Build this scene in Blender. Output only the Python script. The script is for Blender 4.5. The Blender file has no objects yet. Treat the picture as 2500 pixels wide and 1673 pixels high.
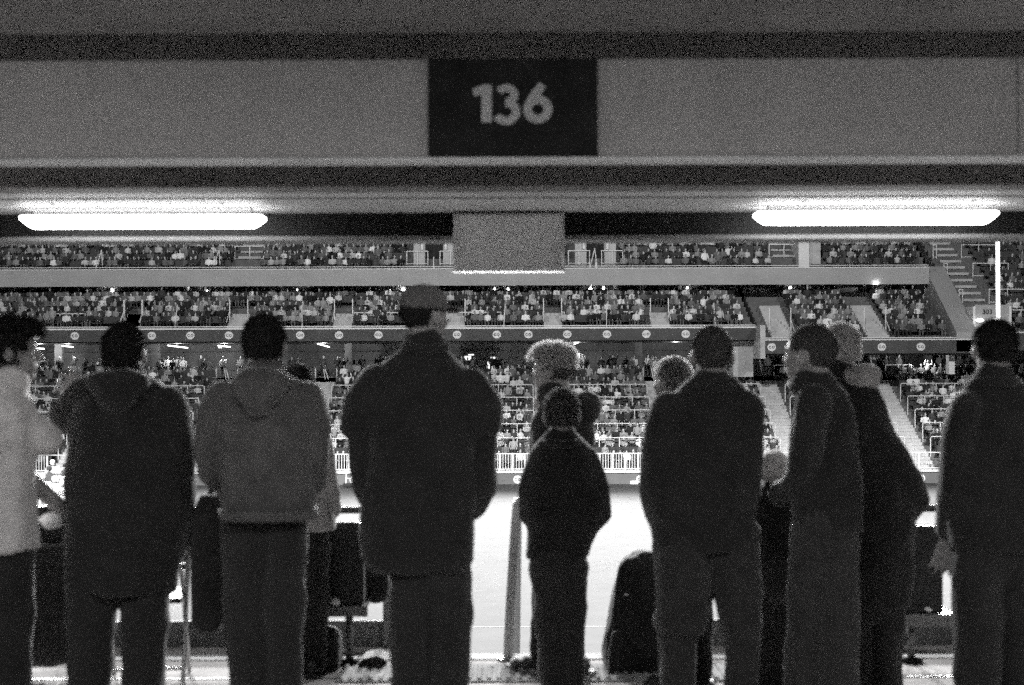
import bpy, bmesh, math, random
import numpy as np
from mathutils import Vector, Matrix, noise as mnoise

random.seed(7)
rng = np.random.default_rng(11)
scene = bpy.context.scene
COL = scene.collection
EYE = 1.65            # eye height above the concourse floor
FPX = 3472.2          # focal length in pixels of the 2500 px wide frame
HOR = 870.0           # height of the horizon in that frame
ROLL = 0.0032
FIELD_Z = -5.65

# ------------------------------------------------------------------ camera
cam_d = bpy.data.cameras.new('camera')
cam_d.lens = 50.0
cam_d.sensor_width = 36.0
cam_d.shift_y = (HOR - 836.5) / 2500.0
cam_d.clip_start = 0.05
cam_d.clip_end = 600.0
cam_d.dof.use_dof = True
cam_d.dof.focus_distance = 84.0
cam_d.dof.aperture_fstop = 2.9
cam = bpy.data.objects.new('camera', cam_d)
COL.objects.link(cam)
cam.matrix_world = Matrix.Translation((0, 0, EYE)) @ Matrix.Rotation(math.pi / 2, 4, 'X') @ Matrix.Rotation(-ROLL, 4, 'Z')
scene.camera = cam

# ------------------------------------------------------------------ night sky
world = bpy.data.worlds.new('World')
scene.world = world
world.use_nodes = True
wb = world.node_tree.nodes['Background']
wb.inputs[0].default_value = (0.5, 0.5, 0.52, 1)
wb.inputs[1].default_value = 0.012

# ------------------------------------------------------------------ floodlights of the ground (high on both roofs), an added floor fill and concourse lamps
def spot(name, loc, aim, watt, size=70, rad=1.2, blend=0.6):
    l = bpy.data.lights.new(name, 'SPOT')
    l.energy = watt
    l.spot_size = math.radians(size)
    l.spot_blend = blend
    l.shadow_soft_size = rad
    o = bpy.data.objects.new(name, l)
    COL.objects.link(o)
    o.location = loc
    d = Vector(aim) - Vector(loc)
    o.rotation_euler = d.to_track_quat('-Z', 'Y').to_euler()
    return o
FAR_W, PITCH_W, WASH_W, HIGH_W = 320000, 230000, 60000, 240000
for x in (-30, 2, 34):
    spot('floodlight_far_side', (x, 86, 20.5), (x * 0.35, 45, FIELD_Z), FAR_W, 80)
for x in (-30, 2, 34):
    spot('floodlight_near_side', (x, 22, 30), (x * 0.8, 52, FIELD_Z), PITCH_W, 52, blend=0.4)
for x in (-26, 0, 26):
    spot('floor_fill_spot', (x, 95, 42), (x * 0.2, 4, 1.0), HIGH_W, 20, blend=0.4)  # added narrow spots to brighten the concourse floor
for x in (-40, 0, 40):
    spot('floodlight_stand_wash', (x, 20, 31), (x * 0.8, 92, 4), WASH_W, 80)
def lamp_area(name, loc, aim, watt, sx, sy):
    l = bpy.data.lights.new(name, 'AREA')
    l.shape = 'RECTANGLE'
    l.size, l.size_y = sx, sy
    l.energy = watt
    o = bpy.data.objects.new(name, l)
    COL.objects.link(o)
    o.location = loc
    d = Vector(aim) - Vector(loc)
    o.rotation_euler = d.to_track_quat('-Z', 'Y').to_euler()
for x in (-3.4, 0.0, 3.4):
    lamp_area('concourse_lamp', (x, 2.6, 2.74), (x, 3.3, 0.0), 29, 1.2, 0.3)

# ------------------------------------------------------------------ exposure and render settings
vs = scene.view_settings
vs.view_transform = 'Standard'
vs.look = 'None'
vs.exposure = 0.0
vs.gamma = 1.0
scene.cycles.use_denoising = False
scene.cycles.use_adaptive_sampling = True
scene.cycles.adaptive_threshold = 0.055
scene.cycles.adaptive_min_samples = 16
scene.cycles.sample_clamp_indirect = 3.0
scene.cycles.max_bounces = 5
scene.cycles.diffuse_bounces = 3
scene.cycles.caustics_reflective = False
scene.cycles.caustics_refractive = False

# ================================================================== helpers
def X(px, d): return (px - 1250.0) * d / FPX
def Z(py, d): return EYE - (py - HOR) * d / FPX

def mat(name, v, rough=0.8, nscale=0, namt=0.0, bump=0.0, bscale=60, metal=0.0, spec=0.3, tint=(1, 1, 1), emit=0, sheen=0.0, trans=0.0):
    m = bpy.data.materials.new(name)
    m.use_nodes = True
    nt = m.node_tree
    b = nt.nodes['Principled BSDF']
    col = (v * tint[0], v * tint[1], v * tint[2], 1)
    b.inputs['Base Color'].default_value = col
    b.inputs['Roughness'].default_value = rough
    b.inputs['Metallic'].default_value = metal
    b.inputs['Specular IOR Level'].default_value = spec
    if sheen:
        b.inputs['Sheen Weight'].default_value = sheen
        b.inputs['Sheen Roughness'].default_value = 0.5
    if emit:
        b.inputs['Emission Color'].default_value = (1, 1, 1, 1)
        b.inputs['Emission Strength'].default_value = emit
    if nscale or bump:
        tc = nt.nodes.new('ShaderNodeTexCoord')
    if nscale:
        n = nt.nodes.new('ShaderNodeTexNoise')
        n.inputs['Scale'].default_value = nscale
        n.inputs['Detail'].default_value = 6
        n.inputs['Roughness'].default_value = 0.65
        nt.links.new(tc.outputs['Object'], n.inputs['Vector'])
        mr = nt.nodes.new('ShaderNodeMapRange')
        mr.inputs['From Min'].default_value = 0.3
        mr.inputs['From Max'].default_value = 0.7
        mr.inputs['To Min'].default_value = v * (1 - namt)
        mr.inputs['To Max'].default_value = v * (1 + namt)
        nt.links.new(n.outputs['Fac'], mr.inputs['Value'])
        cb = nt.nodes.new('ShaderNodeCombineColor')
        for i, ch in enumerate(('Red', 'Green', 'Blue')):
            mm = nt.nodes.new('ShaderNodeMath')
            mm.operation = 'MULTIPLY'
            mm.inputs[1].default_value = tint[i]
            nt.links.new(mr.outputs['Result'], mm.inputs[0])
            nt.links.new(mm.outputs[0], cb.inputs[ch])
        nt.links.new(cb.outputs[0], b.inputs['Base Color'])
    if bump:
        n2 = nt.nodes.new('ShaderNodeTexNoise')
        n2.inputs['Scale'].default_value = bscale
        n2.inputs['Detail'].default_value = 4
        nt.links.new(tc.outputs['Object'], n2.inputs['Vector'])
        bp = nt.nodes.new('ShaderNodeBump')
        bp.inputs['Strength'].default_value = bump
        bp.inputs['Distance'].default_value = 0.02
        nt.links.new(n2.outputs['Fac'], bp.inputs['Height'])
        nt.links.new(bp.outputs['Normal'], b.inputs['Normal'])
    return m

def attr_mat(name, rough=0.85):
    m = bpy.data.materials.new(name)
    m.use_nodes = True
    nt = m.node_tree
    b = nt.nodes['Principled BSDF']
    a = nt.nodes.new('ShaderNodeAttribute')
    a.attribute_name = 'tone'
    nt.links.new(a.outputs['Color'], b.inputs['Base Color'])
    b.inputs['Roughness'].default_value = rough
    b.inputs['Specular IOR Level'].default_value = 0.2
    return m

WARM = (1.0, 0.975, 0.965)
M = dict(
    soffit=mat('painted_soffit', 0.22, 0.7, 2.5, 0.18, 0.15, 30, tint=WARM),
    header=mat('painted_header_panel', 0.40, 0.55, 0.7, 0.20, 0.05, 25, tint=WARM),
    lampsoffit=mat('lamp_brightened_soffit', 0.60, 0.6, 2.2, 0.15, 0.1, 30),  # paler than the other soffit, lamp glow put into its colour
    black=mat('black_painted_steel', 0.012, 0.6, 5, 0.3),
    lip=mat('tube_highlight_edge', 0.70, 0.5, 3, 0.12),  # pale tone strengthens the tube light on the header's lower edge
    lamp_body=mat('white_lamp_housing', 0.75, 0.4),
    diffuser=mat('lit_diffuser', 0.9, 0.5, emit=15.0),
    tunnel_glow=mat('lit_tunnel_glow', 0.9, 0.5, emit=2.2),
    menu=mat('lit_menu_board', 0.9, 0.5, emit=1.3),
    small_lamp=mat('lit_small_lamp', 0.9, 0.5, emit=20.0),
    dim_lamp=mat('lit_far_strip_lamp', 0.9, 0.5, emit=8),
    signblack=mat('black_sign_plate', 0.026, 0.95, 8, 0.3, spec=0.02),
    digit=mat('sign_digit_paint', 0.46, 0.9, 6, 0.12),
    board=mat('grey_sign_back', 0.86, 0.55, 3, 0.12, 0.05, 20),
    board2=mat('grey_flange_paint', 0.22, 0.6, 4, 0.2),
    boardrim=mat('pale_sign_rim', 0.80, 0.5),
    floor=mat('concourse_concrete', 0.34, 0.85, 3.5, 0.35, 0.06, 40, tint=WARM, spec=0.05),
    kerb=mat('pale_nosing_paint', 0.50, 0.85, 8, 0.2, spec=0.05),
    tactile=mat('tactile_tile', 0.22, 0.85, 9, 0.2, spec=0.05),
    kick=mat('grey_kick_plate', 0.17, 0.5, 4, 0.2),
    rail_dark=mat('dark_steel_rail', 0.05, 0.4, 6, 0.2, spec=0.5),
    rail_pale=mat('pale_steel_tube', 0.42, 0.4, 8, 0.15, spec=0.5),
    rail_grey=mat('grey_steel_tube', 0.16, 0.45, 8, 0.2, spec=0.5),
    turf=mat('pale_floodlit_turf', 0.047, 0.9, 0.9, 0.16, 0.3, 12),
    line=mat('worn_line_paint', 0.10, 0.8),
    terrace=mat('terrace_concrete', 0.14, 0.85, 1.5, 0.25),
    aisle=mat('pale_aisle_concrete', 0.50, 0.8, 1.5, 0.18),
    fascia_d=mat('dark_fascia_panel', 0.075, 0.6, 0.8, 0.2),
    fascia_m=mat('grey_fascia_concrete', 0.40, 0.75, 0.5, 0.12),
    backwall=mat('dark_back_wall', 0.20, 0.8, 0.6, 0.5),
    column=mat('stand_column', 0.16, 0.8, 1, 0.2),
    whiterail=mat('white_painted_rail', 0.80, 0.5),
    ledge=mat('white_ledge', 0.80, 0.6),
    seat=mat('dark_plastic_seat', 0.05, 0.5, 3, 0.2),
    wall=mat('pitch_wall_panel', 0.13, 0.7, 0.8, 0.15),
    emblem=mat('pale_emblem_disc', 0.80, 0.6),
    emblemw=mat('dark_emblem_letter', 0.13, 0.6),
    ink=mat('black_sign_ink', 0.02, 0.6),
    pole=mat('white_pole_paint', 0.85, 0.5),
    crowd=attr_mat('spectator_clothes_and_skin'),
    chairpad=mat('black_vinyl_pad', 0.018, 0.45, 5, 0.3, spec=0.4),
    chrome=mat('dull_chrome_tube', 0.45, 0.3, metal=1.0),
    rubber=mat('black_rubber', 0.02, 0.7),
    paper=mat('white_paper', 0.85, 0.8),
    napkin=mat('crumpled_napkin', 0.8, 0.9),
    skin=mat('skin', 0.30, 0.55, 12, 0.12, 0.1, 90, tint=WARM),
    eye=mat('eye_white', 0.7, 0.2),
)
def cloth(name, v, sc=9, rough=0.9): return mat(name, v, rough, sc, 0.28, 0.35, 160, spec=0.15, tint=WARM, sheen=0.25)

def make_translucent(m, v, f):
    nt = m.node_tree
    tr = nt.nodes.new('ShaderNodeBsdfTranslucent'); tr.inputs['Color'].default_value = (v, v, v, 1)
    mx = nt.nodes.new('ShaderNodeMixShader'); mx.inputs[0].default_value = f
    nt.links.new(nt.nodes['Principled BSDF'].outputs[0], mx.inputs[1]); nt.links.new(tr.outputs[0], mx.inputs[2])
    nt.links.new(mx.outputs[0], nt.nodes['Material Output'].inputs['Surface'])
make_translucent(M['boardrim'], 0.85, 0.6)
def tag(o, label=None, cat=None, group=None, kind=None):
    if label: o['label'] = label
    if cat: o['category'] = cat
    if group: o['group'] = group
    if kind: o['kind'] = kind
    return o

def link(name, me, parent=None, loc=None):
    o = bpy.data.objects.new(name, me)
    COL.objects.link(o)
    if loc is not None: o.location = loc
    if parent is not None: o.parent = parent
    return o

def empty(name, loc, rz=0.0):
    o = bpy.data.objects.new(name, None)
    COL.objects.link(o)
    o.empty_display_size = 0.1
    o.location = loc
    o.rotation_euler = (0, 0, rz)
    return o

class MB:
    """collects closed shapes in plain lists"""
    def __init__(s): s.v = []; s.f = []
    def add(s, vs, fs):
        n = len(s.v)
        s.v += [tuple(p) for p in vs]
        s.f += [tuple(i + n for i in f) for f in fs]
        return s
    def box(s, x0, x1, y0, y1, z0, z1):
        vs = [(x0, y0, z0), (x1, y0, z0), (x1, y1, z0), (x0, y1, z0), (x0, y0, z1), (x1, y0, z1), (x1, y1, z1), (x0, y1, z1)]
        return s.add(vs, [(0, 3, 2, 1), (4, 5, 6, 7), (0, 1, 5, 4), (1, 2, 6, 5), (2, 3, 7, 6), (3, 0, 4, 7)])
    def prism(s, pts, y0, y1):
        n = len(pts)
        vs = [(x, y0, z) for x, z in pts] + [(x, y1, z) for x, z in pts]
        fs = [tuple(range(n)), tuple(range(2 * n - 1, n - 1, -1))]
        for i in range(n):
            j = (i + 1) % n
            fs.append((i, i + n, j + n, j))
        return s.add(vs, fs)
    def prism_x(s, pts, x0, x1):
        n = len(pts)
        vs = [(x0, y, z) for y, z in pts] + [(x1, y, z) for y, z in pts]
        fs = [tuple(range(n - 1, -1, -1)), tuple(range(n, 2 * n))]
        for i in range(n):
            j = (i + 1) % n
            fs.append((i, j, j + n, i + n))
        return s.add(vs, fs)
    def sweep(s, pts, rad, seg=12, flat=1.0, caps=True):
        pts = [Vector(p) for p in pts]
        if not hasattr(rad, '__len__'): rad = [rad] * len(pts)
        if caps:   # rounded ends
            d0 = (pts[0] - pts[1]).normalized(); d1 = (pts[-1] - pts[-2]).normalized()
            P, R = [], []
            for k in (0.98, 0.8, 0.45):
                P.append(pts[0] + d0 * rad[0] * k); R.append(rad[0] * math.sqrt(1 - k * k) + 1e-4)
            P += pts; R += list(rad)
            for k in (0.45, 0.8, 0.98):
                P.append(pts[-1] + d1 * rad[-1] * k); R.append(rad[-1] * math.sqrt(1 - k * k) + 1e-4)
        else: P, R = pts, list(rad)
        vs, fs = [], []
        n = len(P)
        ref = None
        for i in range(n):
            t = (P[min(i + 1, n - 1)] - P[max(i - 1, 0)]).normalized()
            if ref is None:
                ref = Vector((0, 1, 0)) if abs(t.y) < 0.9 else Vector((1, 0, 0))
            u = t.cross(ref).normalized(); w = u.cross(t).normalized()
            ref = w
            for k in range(seg):
                a = 2 * math.pi * k / seg
                vs.append(P[i] + u * math.cos(a) * R[i] + w * math.sin(a) * R[i] * flat)
        for i in range(n - 1):
            for k in range(seg):
                k2 = (k + 1) % seg
                fs.append((i * seg + k, i * seg + k2, (i + 1) * seg + k2, (i + 1) * seg + k))
        fs.append(tuple(range(seg - 1, -1, -1)))
        fs.append(tuple(range((n - 1) * seg, n * seg)))
        return s.add(vs, fs)
    def ell(s, c, r, seg=20, rings=12, rot=None):
        c = Vector(c)
        vs, fs = [], []
        vs.append(Vector((0, 0, r[2])))
        for i in range(1, rings):
            th = math.pi * i / rings
            for k in range(seg):
                a = 2 * math.pi * k / seg
                vs.append(Vector((r[0] * math.sin(th) * math.cos(a), r[1] * math.sin(th) * math.sin(a), r[2] * math.cos(th))))
        vs.append(Vector((0, 0, -r[2])))
        if rot is not None: vs = [rot @ p for p in vs]
        vs = [p + c for p in vs]
        for k in range(seg): fs.append((0, 1 + k, 1 + (k + 1) % seg))
        for i in range(rings - 2):
            for k in range(seg):
                k2 = (k + 1) % seg
                a = 1 + i * seg
                fs.append((a + k, a + seg + k, a + seg + k2, a + k2))
        L = len(vs) - 1
        a = 1 + (rings - 2) * seg
        for k in range(seg): fs.append((L, a + (k + 1) % seg, a + k))
        return s.add(vs, fs)
    def loft(s, rows, seg=32, e=2.5):
        """rows: (cx, cy, z, rx, ry)"""
        vs, fs = [], []
        for cx, cy, z, rx, ry in rows:
            for k in range(seg):
                a = 2 * math.pi * k / seg
                ca, sa = math.cos(a), math.sin(a)
                vs.append((cx + rx * math.copysign(abs(ca) ** (2 / e), ca), cy + ry * math.copysign(abs(sa) ** (2 / e), sa), z))
        n = len(rows)
        for i in range(n - 1):
            for k in range(seg):
                k2 = (k + 1) % seg
                fs.append((i * seg + k, i * seg + k2, (i + 1) * seg + k2, (i + 1) * seg + k))
        fs.append(tuple(range(seg - 1, -1, -1)))
        fs.append(tuple(range((n - 1) * seg, n * seg)))
        return s.add(vs, fs)
    def mesh(s, name, m=None, smooth=False, bevel=0.0, rev=False):
        me = bpy.data.meshes.new(name)
        me.from_pydata(s.v, [], s.f)
        bm = bmesh.new(); bm.from_mesh(me)
        bmesh.ops.recalc_face_normals(bm, faces=bm.faces)
        if bevel:
            bmesh.ops.bevel(bm, geom=[e for e in bm.edges], offset=bevel, segments=2, affect='EDGES', profile=0.6, clamp_overlap=True)
        bm.to_mesh(me); bm.free()
        if m is not None: me.materials.append(m)
        if smooth:
            for p in me.polygons: p.use_smooth = True
        me.update()
        return me
    def obj(s, name, m, parent=None, smooth=False, bevel=0.0, loc=None):
        """vertices are given in world space unless loc is set; parent transforms are taken off"""
        o = link(name, s.mesh(name, m, smooth, bevel), None, loc)
        if parent is not None:
            o.parent = parent
            if loc is None: o.matrix_parent_inverse = parent_inv(parent)
        return o

def parent_inv(p):
    mtx = Matrix.Translation(p.location) @ p.rotation_euler.to_matrix().to_4x4()
    q = p.parent
    while q is not None:
        mtx = Matrix.Translation(q.location) @ q.rotation_euler.to_matrix().to_4x4() @ mtx
        q = q.parent
    return mtx.inverted()

def text_mesh(txt, size, depth, m, spacing=1.0):
    cu = bpy.data.curves.new('lettering', 'FONT')
    cu.body = txt
    cu.size = size
    cu.extrude = depth
    cu.align_x = 'CENTER'
    cu.align_y = 'CENTER'
    cu.offset = size * 0.012
    cu.space_character = spacing
    o = bpy.data.objects.new('lettering', cu)
    COL.objects.link(o)
    dg = bpy.context.evaluated_depsgraph_get()
    me = bpy.data.meshes.new_from_object(o.evaluated_get(dg))
    bpy.data.objects.remove(o); bpy.data.curves.remove(cu)
    me.materials.clear(); me.materials.append(m)
    return me
FACE = (math.pi / 2, 0, 0)      # turns flat lettering to face the camera

def remesh(mb, name, m, voxel=0.014, smooth=4, amp=0.0, freq=6.0, stretch=(1, 1, 1), fine=0.0, seed=0):
    me0 = mb.mesh('tmp')
    o = bpy.data.objects.new('tmp', me0)
    COL.objects.link(o)
    r = o.modifiers.new('r', 'REMESH'); r.mode = 'VOXEL'; r.voxel_size = voxel; r.use_smooth_shade = True
    sm = o.modifiers.new('s', 'SMOOTH'); sm.factor = 0.5; sm.iterations = smooth
    dg = bpy.context.evaluated_depsgraph_get()
    me = bpy.data.meshes.new_from_object(o.evaluated_get(dg))
    bpy.data.objects.remove(o); bpy.data.meshes.remove(me0)
    me.name = name
    if amp or fine:
        off = Vector((seed * 3.7, seed * 1.9, seed * 5.3))
        nrm = [v.normal.copy() for v in me.vertices]
        for v, n in zip(me.vertices, nrm):
            p = v.co
            q = Vector((p.x * stretch[0], p.y * stretch[1], p.z * stretch[2])) * freq + off
            d = 0.0
            if amp:
                a1 = mnoise.noise(q); a2 = mnoise.noise(q * 2.3 + Vector((9, 2, 4)))
                d += amp * (1.0 - 2.2 * abs(a1)) * 0.7 + amp * 0.55 * a2
            if fine: d += fine * mnoise.noise(p * 45 + off)
            v.co = p + n * d
    me.materials.clear(); me.materials.append(m)
    for p in me.polygons: p.use_smooth = True
    me.update()
    return me
# ================================================================== the setting: concourse
CW = 14.0
def struct(name, mb, m, bevel=0.0):
    o = mb.obj(name, m, bevel=bevel); o['kind'] = 'structure'; return o
FLOOR_END = 7.86
struct('concourse_floor', MB().box(-CW, CW, -9, FLOOR_END, -0.35, 0.0), M['floor'])
struct('nosing_strip', MB().box(-CW, CW, FLOOR_END - 0.13, FLOOR_END + 0.012, -0.05, 0.005), M['kerb'])
# floor joints: dark sawn lines
fj = MB()
for y in (3.2, 6.62, 7.28): fj.box(-CW, CW, y, y + 0.022, 0.0, 0.0035)
fj.obj('floor_joint', M['kick'])['kind'] = 'structure'
struct('concourse_soffit', MB().box(-CW, CW, -9, 5.0, EYE + 1.138, EYE + 1.7), M['soffit'])
struct('recess_ceiling', MB().box(-CW, CW, 5.0, 6.5, EYE + 1.5, EYE + 1.72), M['soffit'])
struct('concourse_back_wall', MB().box(-CW, CW, -9.3, -9.0, 0, EYE + 1.7), M['soffit'])
# header panel carrying the section number
hd = struct('header_panel', MB().box(-CW, CW, 5.20, 5.26, EYE + 0.728, EYE + 1.087), M['header'], bevel=0.006)
MB().box(-CW, CW, 5.192, 5.32, EYE + 0.715, EYE + 0.727).obj('header_lit_edge', M['lip'], hd)  # pale strip as a painted highlight along the panel bottom
for x in (-11.2, -8.1, -4.9, -1.9, 1.85, 4.7, 7.9, 11.0):
    MB().box(x, x + 0.004, 5.197, 5.2, EYE + 0.74, EYE + 1.08).obj('panel_joint', M['kick'], hd)
struct('cross_beam', MB().box(-CW, CW, 6.5, 6.72, EYE + 0.775, EYE + 1.72), M['soffit'], bevel=0.01)
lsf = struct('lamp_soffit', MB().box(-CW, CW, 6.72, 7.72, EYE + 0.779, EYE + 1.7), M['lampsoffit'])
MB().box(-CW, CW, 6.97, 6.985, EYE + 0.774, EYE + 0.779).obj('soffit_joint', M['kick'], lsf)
eb = struct('edge_beam', MB().box(-CW, CW, 7.72, 7.95, EYE + 0.655, EYE + 1.7), M['black'])
MB().box(-CW, CW, 7.70, 7.96, EYE + 0.630, EYE + 0.655).obj('edge_beam_flange', M['board2'], eb, bevel=0.004)

# section number sign
sg = empty('section_sign', (X(1254, 5.19), 5.185, Z(382, 5.19)))
tag(sg, 'black square sign reading 136 on the header panel', 'sign')
xl, xr, zt, zb = X(1048, 5.185), X(1460, 5.185), Z(146, 5.185), Z(381, 5.185)
MB().box(xl, xr, 5.165, 5.197, zb, zt).obj('sign_plate', M['signblack'], sg, bevel=0.004)
def stroke(mb, pts, w, y0, y1, closed=False):
    """a thick flat stroke through (x, z) points"""
    n = len(pts); L, R_ = [], []
    for i in range(n):
        a_ = pts[(i - 1) % n] if (closed or i > 0) else pts[i]
        b_ = pts[(i + 1) % n] if (closed or i < n - 1) else pts[i]
        t = Vector((b_[0] - a_[0], b_[1] - a_[1])).normalized()
        nx, nz = -t.y * w / 2, t.x * w / 2
        L.append((pts[i][0] + nx, pts[i][1] + nz)); R_.append((pts[i][0] - nx, pts[i][1] - nz))
    vs = []
    for (lx, lz), (rx, rz) in zip(L, R_): vs += [(lx, y0, lz), (rx, y0, rz), (rx, y1, rz), (lx, y1, lz)]
    fs = []
    for i in range(n if closed else n - 1):
        p, q_ = 4 * i, 4 * ((i + 1) % n)
        for k in range(4): fs.append((p + k, p + (k + 1) % 4, q_ + (k + 1) % 4, q_ + k))
    if not closed: fs += [(0, 1, 2, 3), (4 * n - 1, 4 * n - 2, 4 * n - 3, 4 * n - 4)]
    mb.add(vs, fs)
def arc(cx, cz, rx, rz, a0, a1, n=18): return [(cx + rx * math.cos(math.radians(a0 + (a1 - a0) * k / n)), cz + rz * math.sin(math.radians(a0 + (a1 - a0) * k / n))) for k in range(n + 1)]
u = 5.16 / FPX       # one photo pixel at the sign
def digit(px, strokes):
    mb = MB()
    for k, (pts, w, cl) in enumerate(strokes):
        stroke(mb, [(X(px, 5.16) + x * u, Z(253, 5.16) + z * u) for x, z in pts], w * u, 5.160 - .0007 * k, 5.1662, cl)
    mb.obj('digit', M['digit'], sg)
digit(1184, [([(6, 46), (6, -46)], 25, False), ([(-27, 27), (-8, 33), (10, 39)], 20, False)])
digit(1240, [(arc(-2, 21, 20, 17, 150, -95), 19, False), (arc(-3, -20, 25, 22, 95, -155), 20, False)])
digit(1315, [(arc(0, -14, 25, 24, 0, 360, 30)[:-1], 21, True), ([(-20, 2), (-6, 24), (12, 46)], 21, False)])

# blank board hanging below the edge beam
D = 7.62
bd = empty('hanging_sign_board', (X(1243, D), D, Z(520, D)))
tag(bd, 'blank grey back of a sign board hanging from the beam', 'sign board')
xl, xr, zt, zb = X(1107, D), X(1379, D), Z(521, D), Z(662, D)
MB().box(xl + .012, xr - .012, D, D + 0.05, zb + .012, zt - .012).obj('board_panel', M['board'], bd)
rim = 0.012
MB().box(xl, xl + rim, D - 0.008, D + 0.075, zb, zt).obj('rim', M['boardrim'], bd)
MB().box(xr - rim, xr, D - 0.008, D + 0.075, zb, zt).obj('rim', M['boardrim'], bd)
MB().box(xl + rim, xr - rim, D - 0.008, D + 0.075, zt - rim, zt).obj('rim', M['boardrim'], bd)
# bottom rim: wavy translucent sheet, made thin so floodlight glows through
n = 60
pts = []
for i in range(n + 1):
    u = i / n
    pts.append((xl + (xr - xl) * u, zb + 0.016 + 0.006 * math.sin(u * 37) * math.sin(u * 9 + 1) + random.uniform(-.002, .002)))
vs, fs = [], []
for i, (x, z) in enumerate(pts):
    wv = .004 * math.sin(i * .9)
    vs += [(x, D - .010 + wv, z), (x, D - .013 - wv, zb + .004), (x, D - .010, zb - .010)]
for i in range(n):
    for k in (0, 1): fs.append((3 * i + k, 3 * i + 3 + k, 3 * i + 4 + k, 3 * i + 1 + k))
MB().add(vs, fs).obj('bottom_rim_sheet', M['boardrim'], bd)
for px in (1150, 1336):
    MB().box(X(px, D) - .012, X(px, D) + .012, D + 0.06, D + 0.10, zt - 0.1, EYE + 0.70).obj('hanger', M['black'], bd)

# batten lamps
def batten(px0, px1, py0, label):
    D = 7.40
    x0, x1 = X(px0, D), X(px1, D)
    zt = Z(py0, D); zb = zt - 0.058
    r = empty('batten_lamp', ((x0 + x1) / 2, D, EYE + 0.778))
    tag(r, label, 'lamp', 'batten lamps under the soffit')
    MB().box(x0 - .004, x1 + .004, D - 0.055, D + 0.055, zt + 0.001, zt + 0.010).obj('reflector_plate', M['lamp_body'], r, bevel=0.003)
    MB().box(x0 + .06, x1 - .06, D - 0.03, D + 0.03, zt + 0.010, EYE + 0.777).obj('housing', M['lamp_body'], r, bevel=0.004)
    L = x1 - x0
    prof = []
    for k in range(9):
        a = math.pi / 2 * k / 8
        prof.append((x0 + 0.055 * (1 - math.sin(a)) , zt - 0.093 * 0.96 * (1 - math.cos(a))))
    # body of the diffuser: lofted along x with rounded ends
    mb = MB()
    rows = []
    N = 28
    for i in range(N + 1):
        u = i / N
        if u < 0.2: t = u / 0.2; xx = x0 + 0.06 * t; sc = 0.35 + 0.65 * math.sin(t * math.pi / 2)
        elif u > 0.8: t = (1 - u) / 0.2; xx = x1 - 0.06 * t; sc = 0.35 + 0.65 * math.sin(t * math.pi / 2)
        else: xx = x0 + 0.06 + (L - 0.12) * (u - 0.2) / 0.6; sc = 1
        rows.append((xx, sc))
    vs, fs = [], []
    seg = 14
    for xx, sc in rows:
        for k in range(seg):
            a = math.pi * k / (seg - 1)
            vs.append((xx, D - math.cos(a) * 0.075, zt - 0.058 * sc * (math.sin(a) ** 0.6 if k not in (0, seg - 1) else 0)))
    for i in range(len(rows) - 1):
        for k in range(seg):
            k2 = (k + 1) % seg
            fs.append((i * seg + k, i * seg + k2, (i + 1) * seg + k2, (i + 1) * seg + k))
    fs.append(tuple(range(seg))); fs.append(tuple(range((N) * seg, (N + 1) * seg)))
    mb.add(vs, fs)
    mb.obj('diffuser', M['diffuser'], r, smooth=True)
    for f in (0.17, 0.86):
        xx = x0 + L * f
        MB().sweep([(xx, D - 0.20, EYE + 0.772), (xx, D - 0.20, EYE + 0.781)], 0.011, 8, caps=False).obj('fixing_screw', M['rail_dark'], r)
    MB().box(x0 + L * .765, x0 + L * .772, D - 0.08, D - 0.074, zt - 0.012, zt + 0.016).obj('clip', M['lamp_body'], r)
batten(60, 645, 528, 'lit white batten lamp, the left one of two under the soffit')
batten(1846, 2428, 524, 'lit white batten lamp, the right one of two under the soffit')

# near terrace below the concourse edge (mostly hidden) and its stair
FIELD = -5.65
ns = MB()
for i in range(14):
    d0 = FLOOR_END + 0.02 + 0.8 * i
    ns.box(-40, 40, d0, d0 + 0.8, FIELD, -0.40 * (i + 1))
struct('near_terrace', ns, M['terrace'])
# ================================================================== pitch
struct('field', MB().box(-90, 90, FLOOR_END, 81.0, FIELD - 0.5, FIELD), M['turf'])
struct('ground_under_stand', MB().box(-90, 90, 81.0, 140.0, FIELD - 0.5, FIELD - 0.01), M['terrace'])
wl = MB()
for y in (38.3, 77.6): wl.box(-55, 55, y, y + 0.12, FIELD + 0.003, FIELD + 0.006)
o = wl.obj('pitch_line', M['line']); o['kind'] = 'structure'

# ================================================================== far stands
SX0, SX1 = -40.0, 43.0
AIS = [-33.2, -25.9, -18.7, -12.2, -5.0, 2.1, 9.3, 16.5, 23.8, 31.0, 38.2]
AW = 1.3
rowsL = [(82.0 + 0.8 * i, -4.88 + 0.375 * i) for i in range(14)]

def repeat_child(name, me, parent, locs, rot=None):
    out = []
    for l in locs:
        o = link(name, me, parent); o.location = l
        if rot: o.rotation_euler = rot
        out.append(o)
    return out

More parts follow.
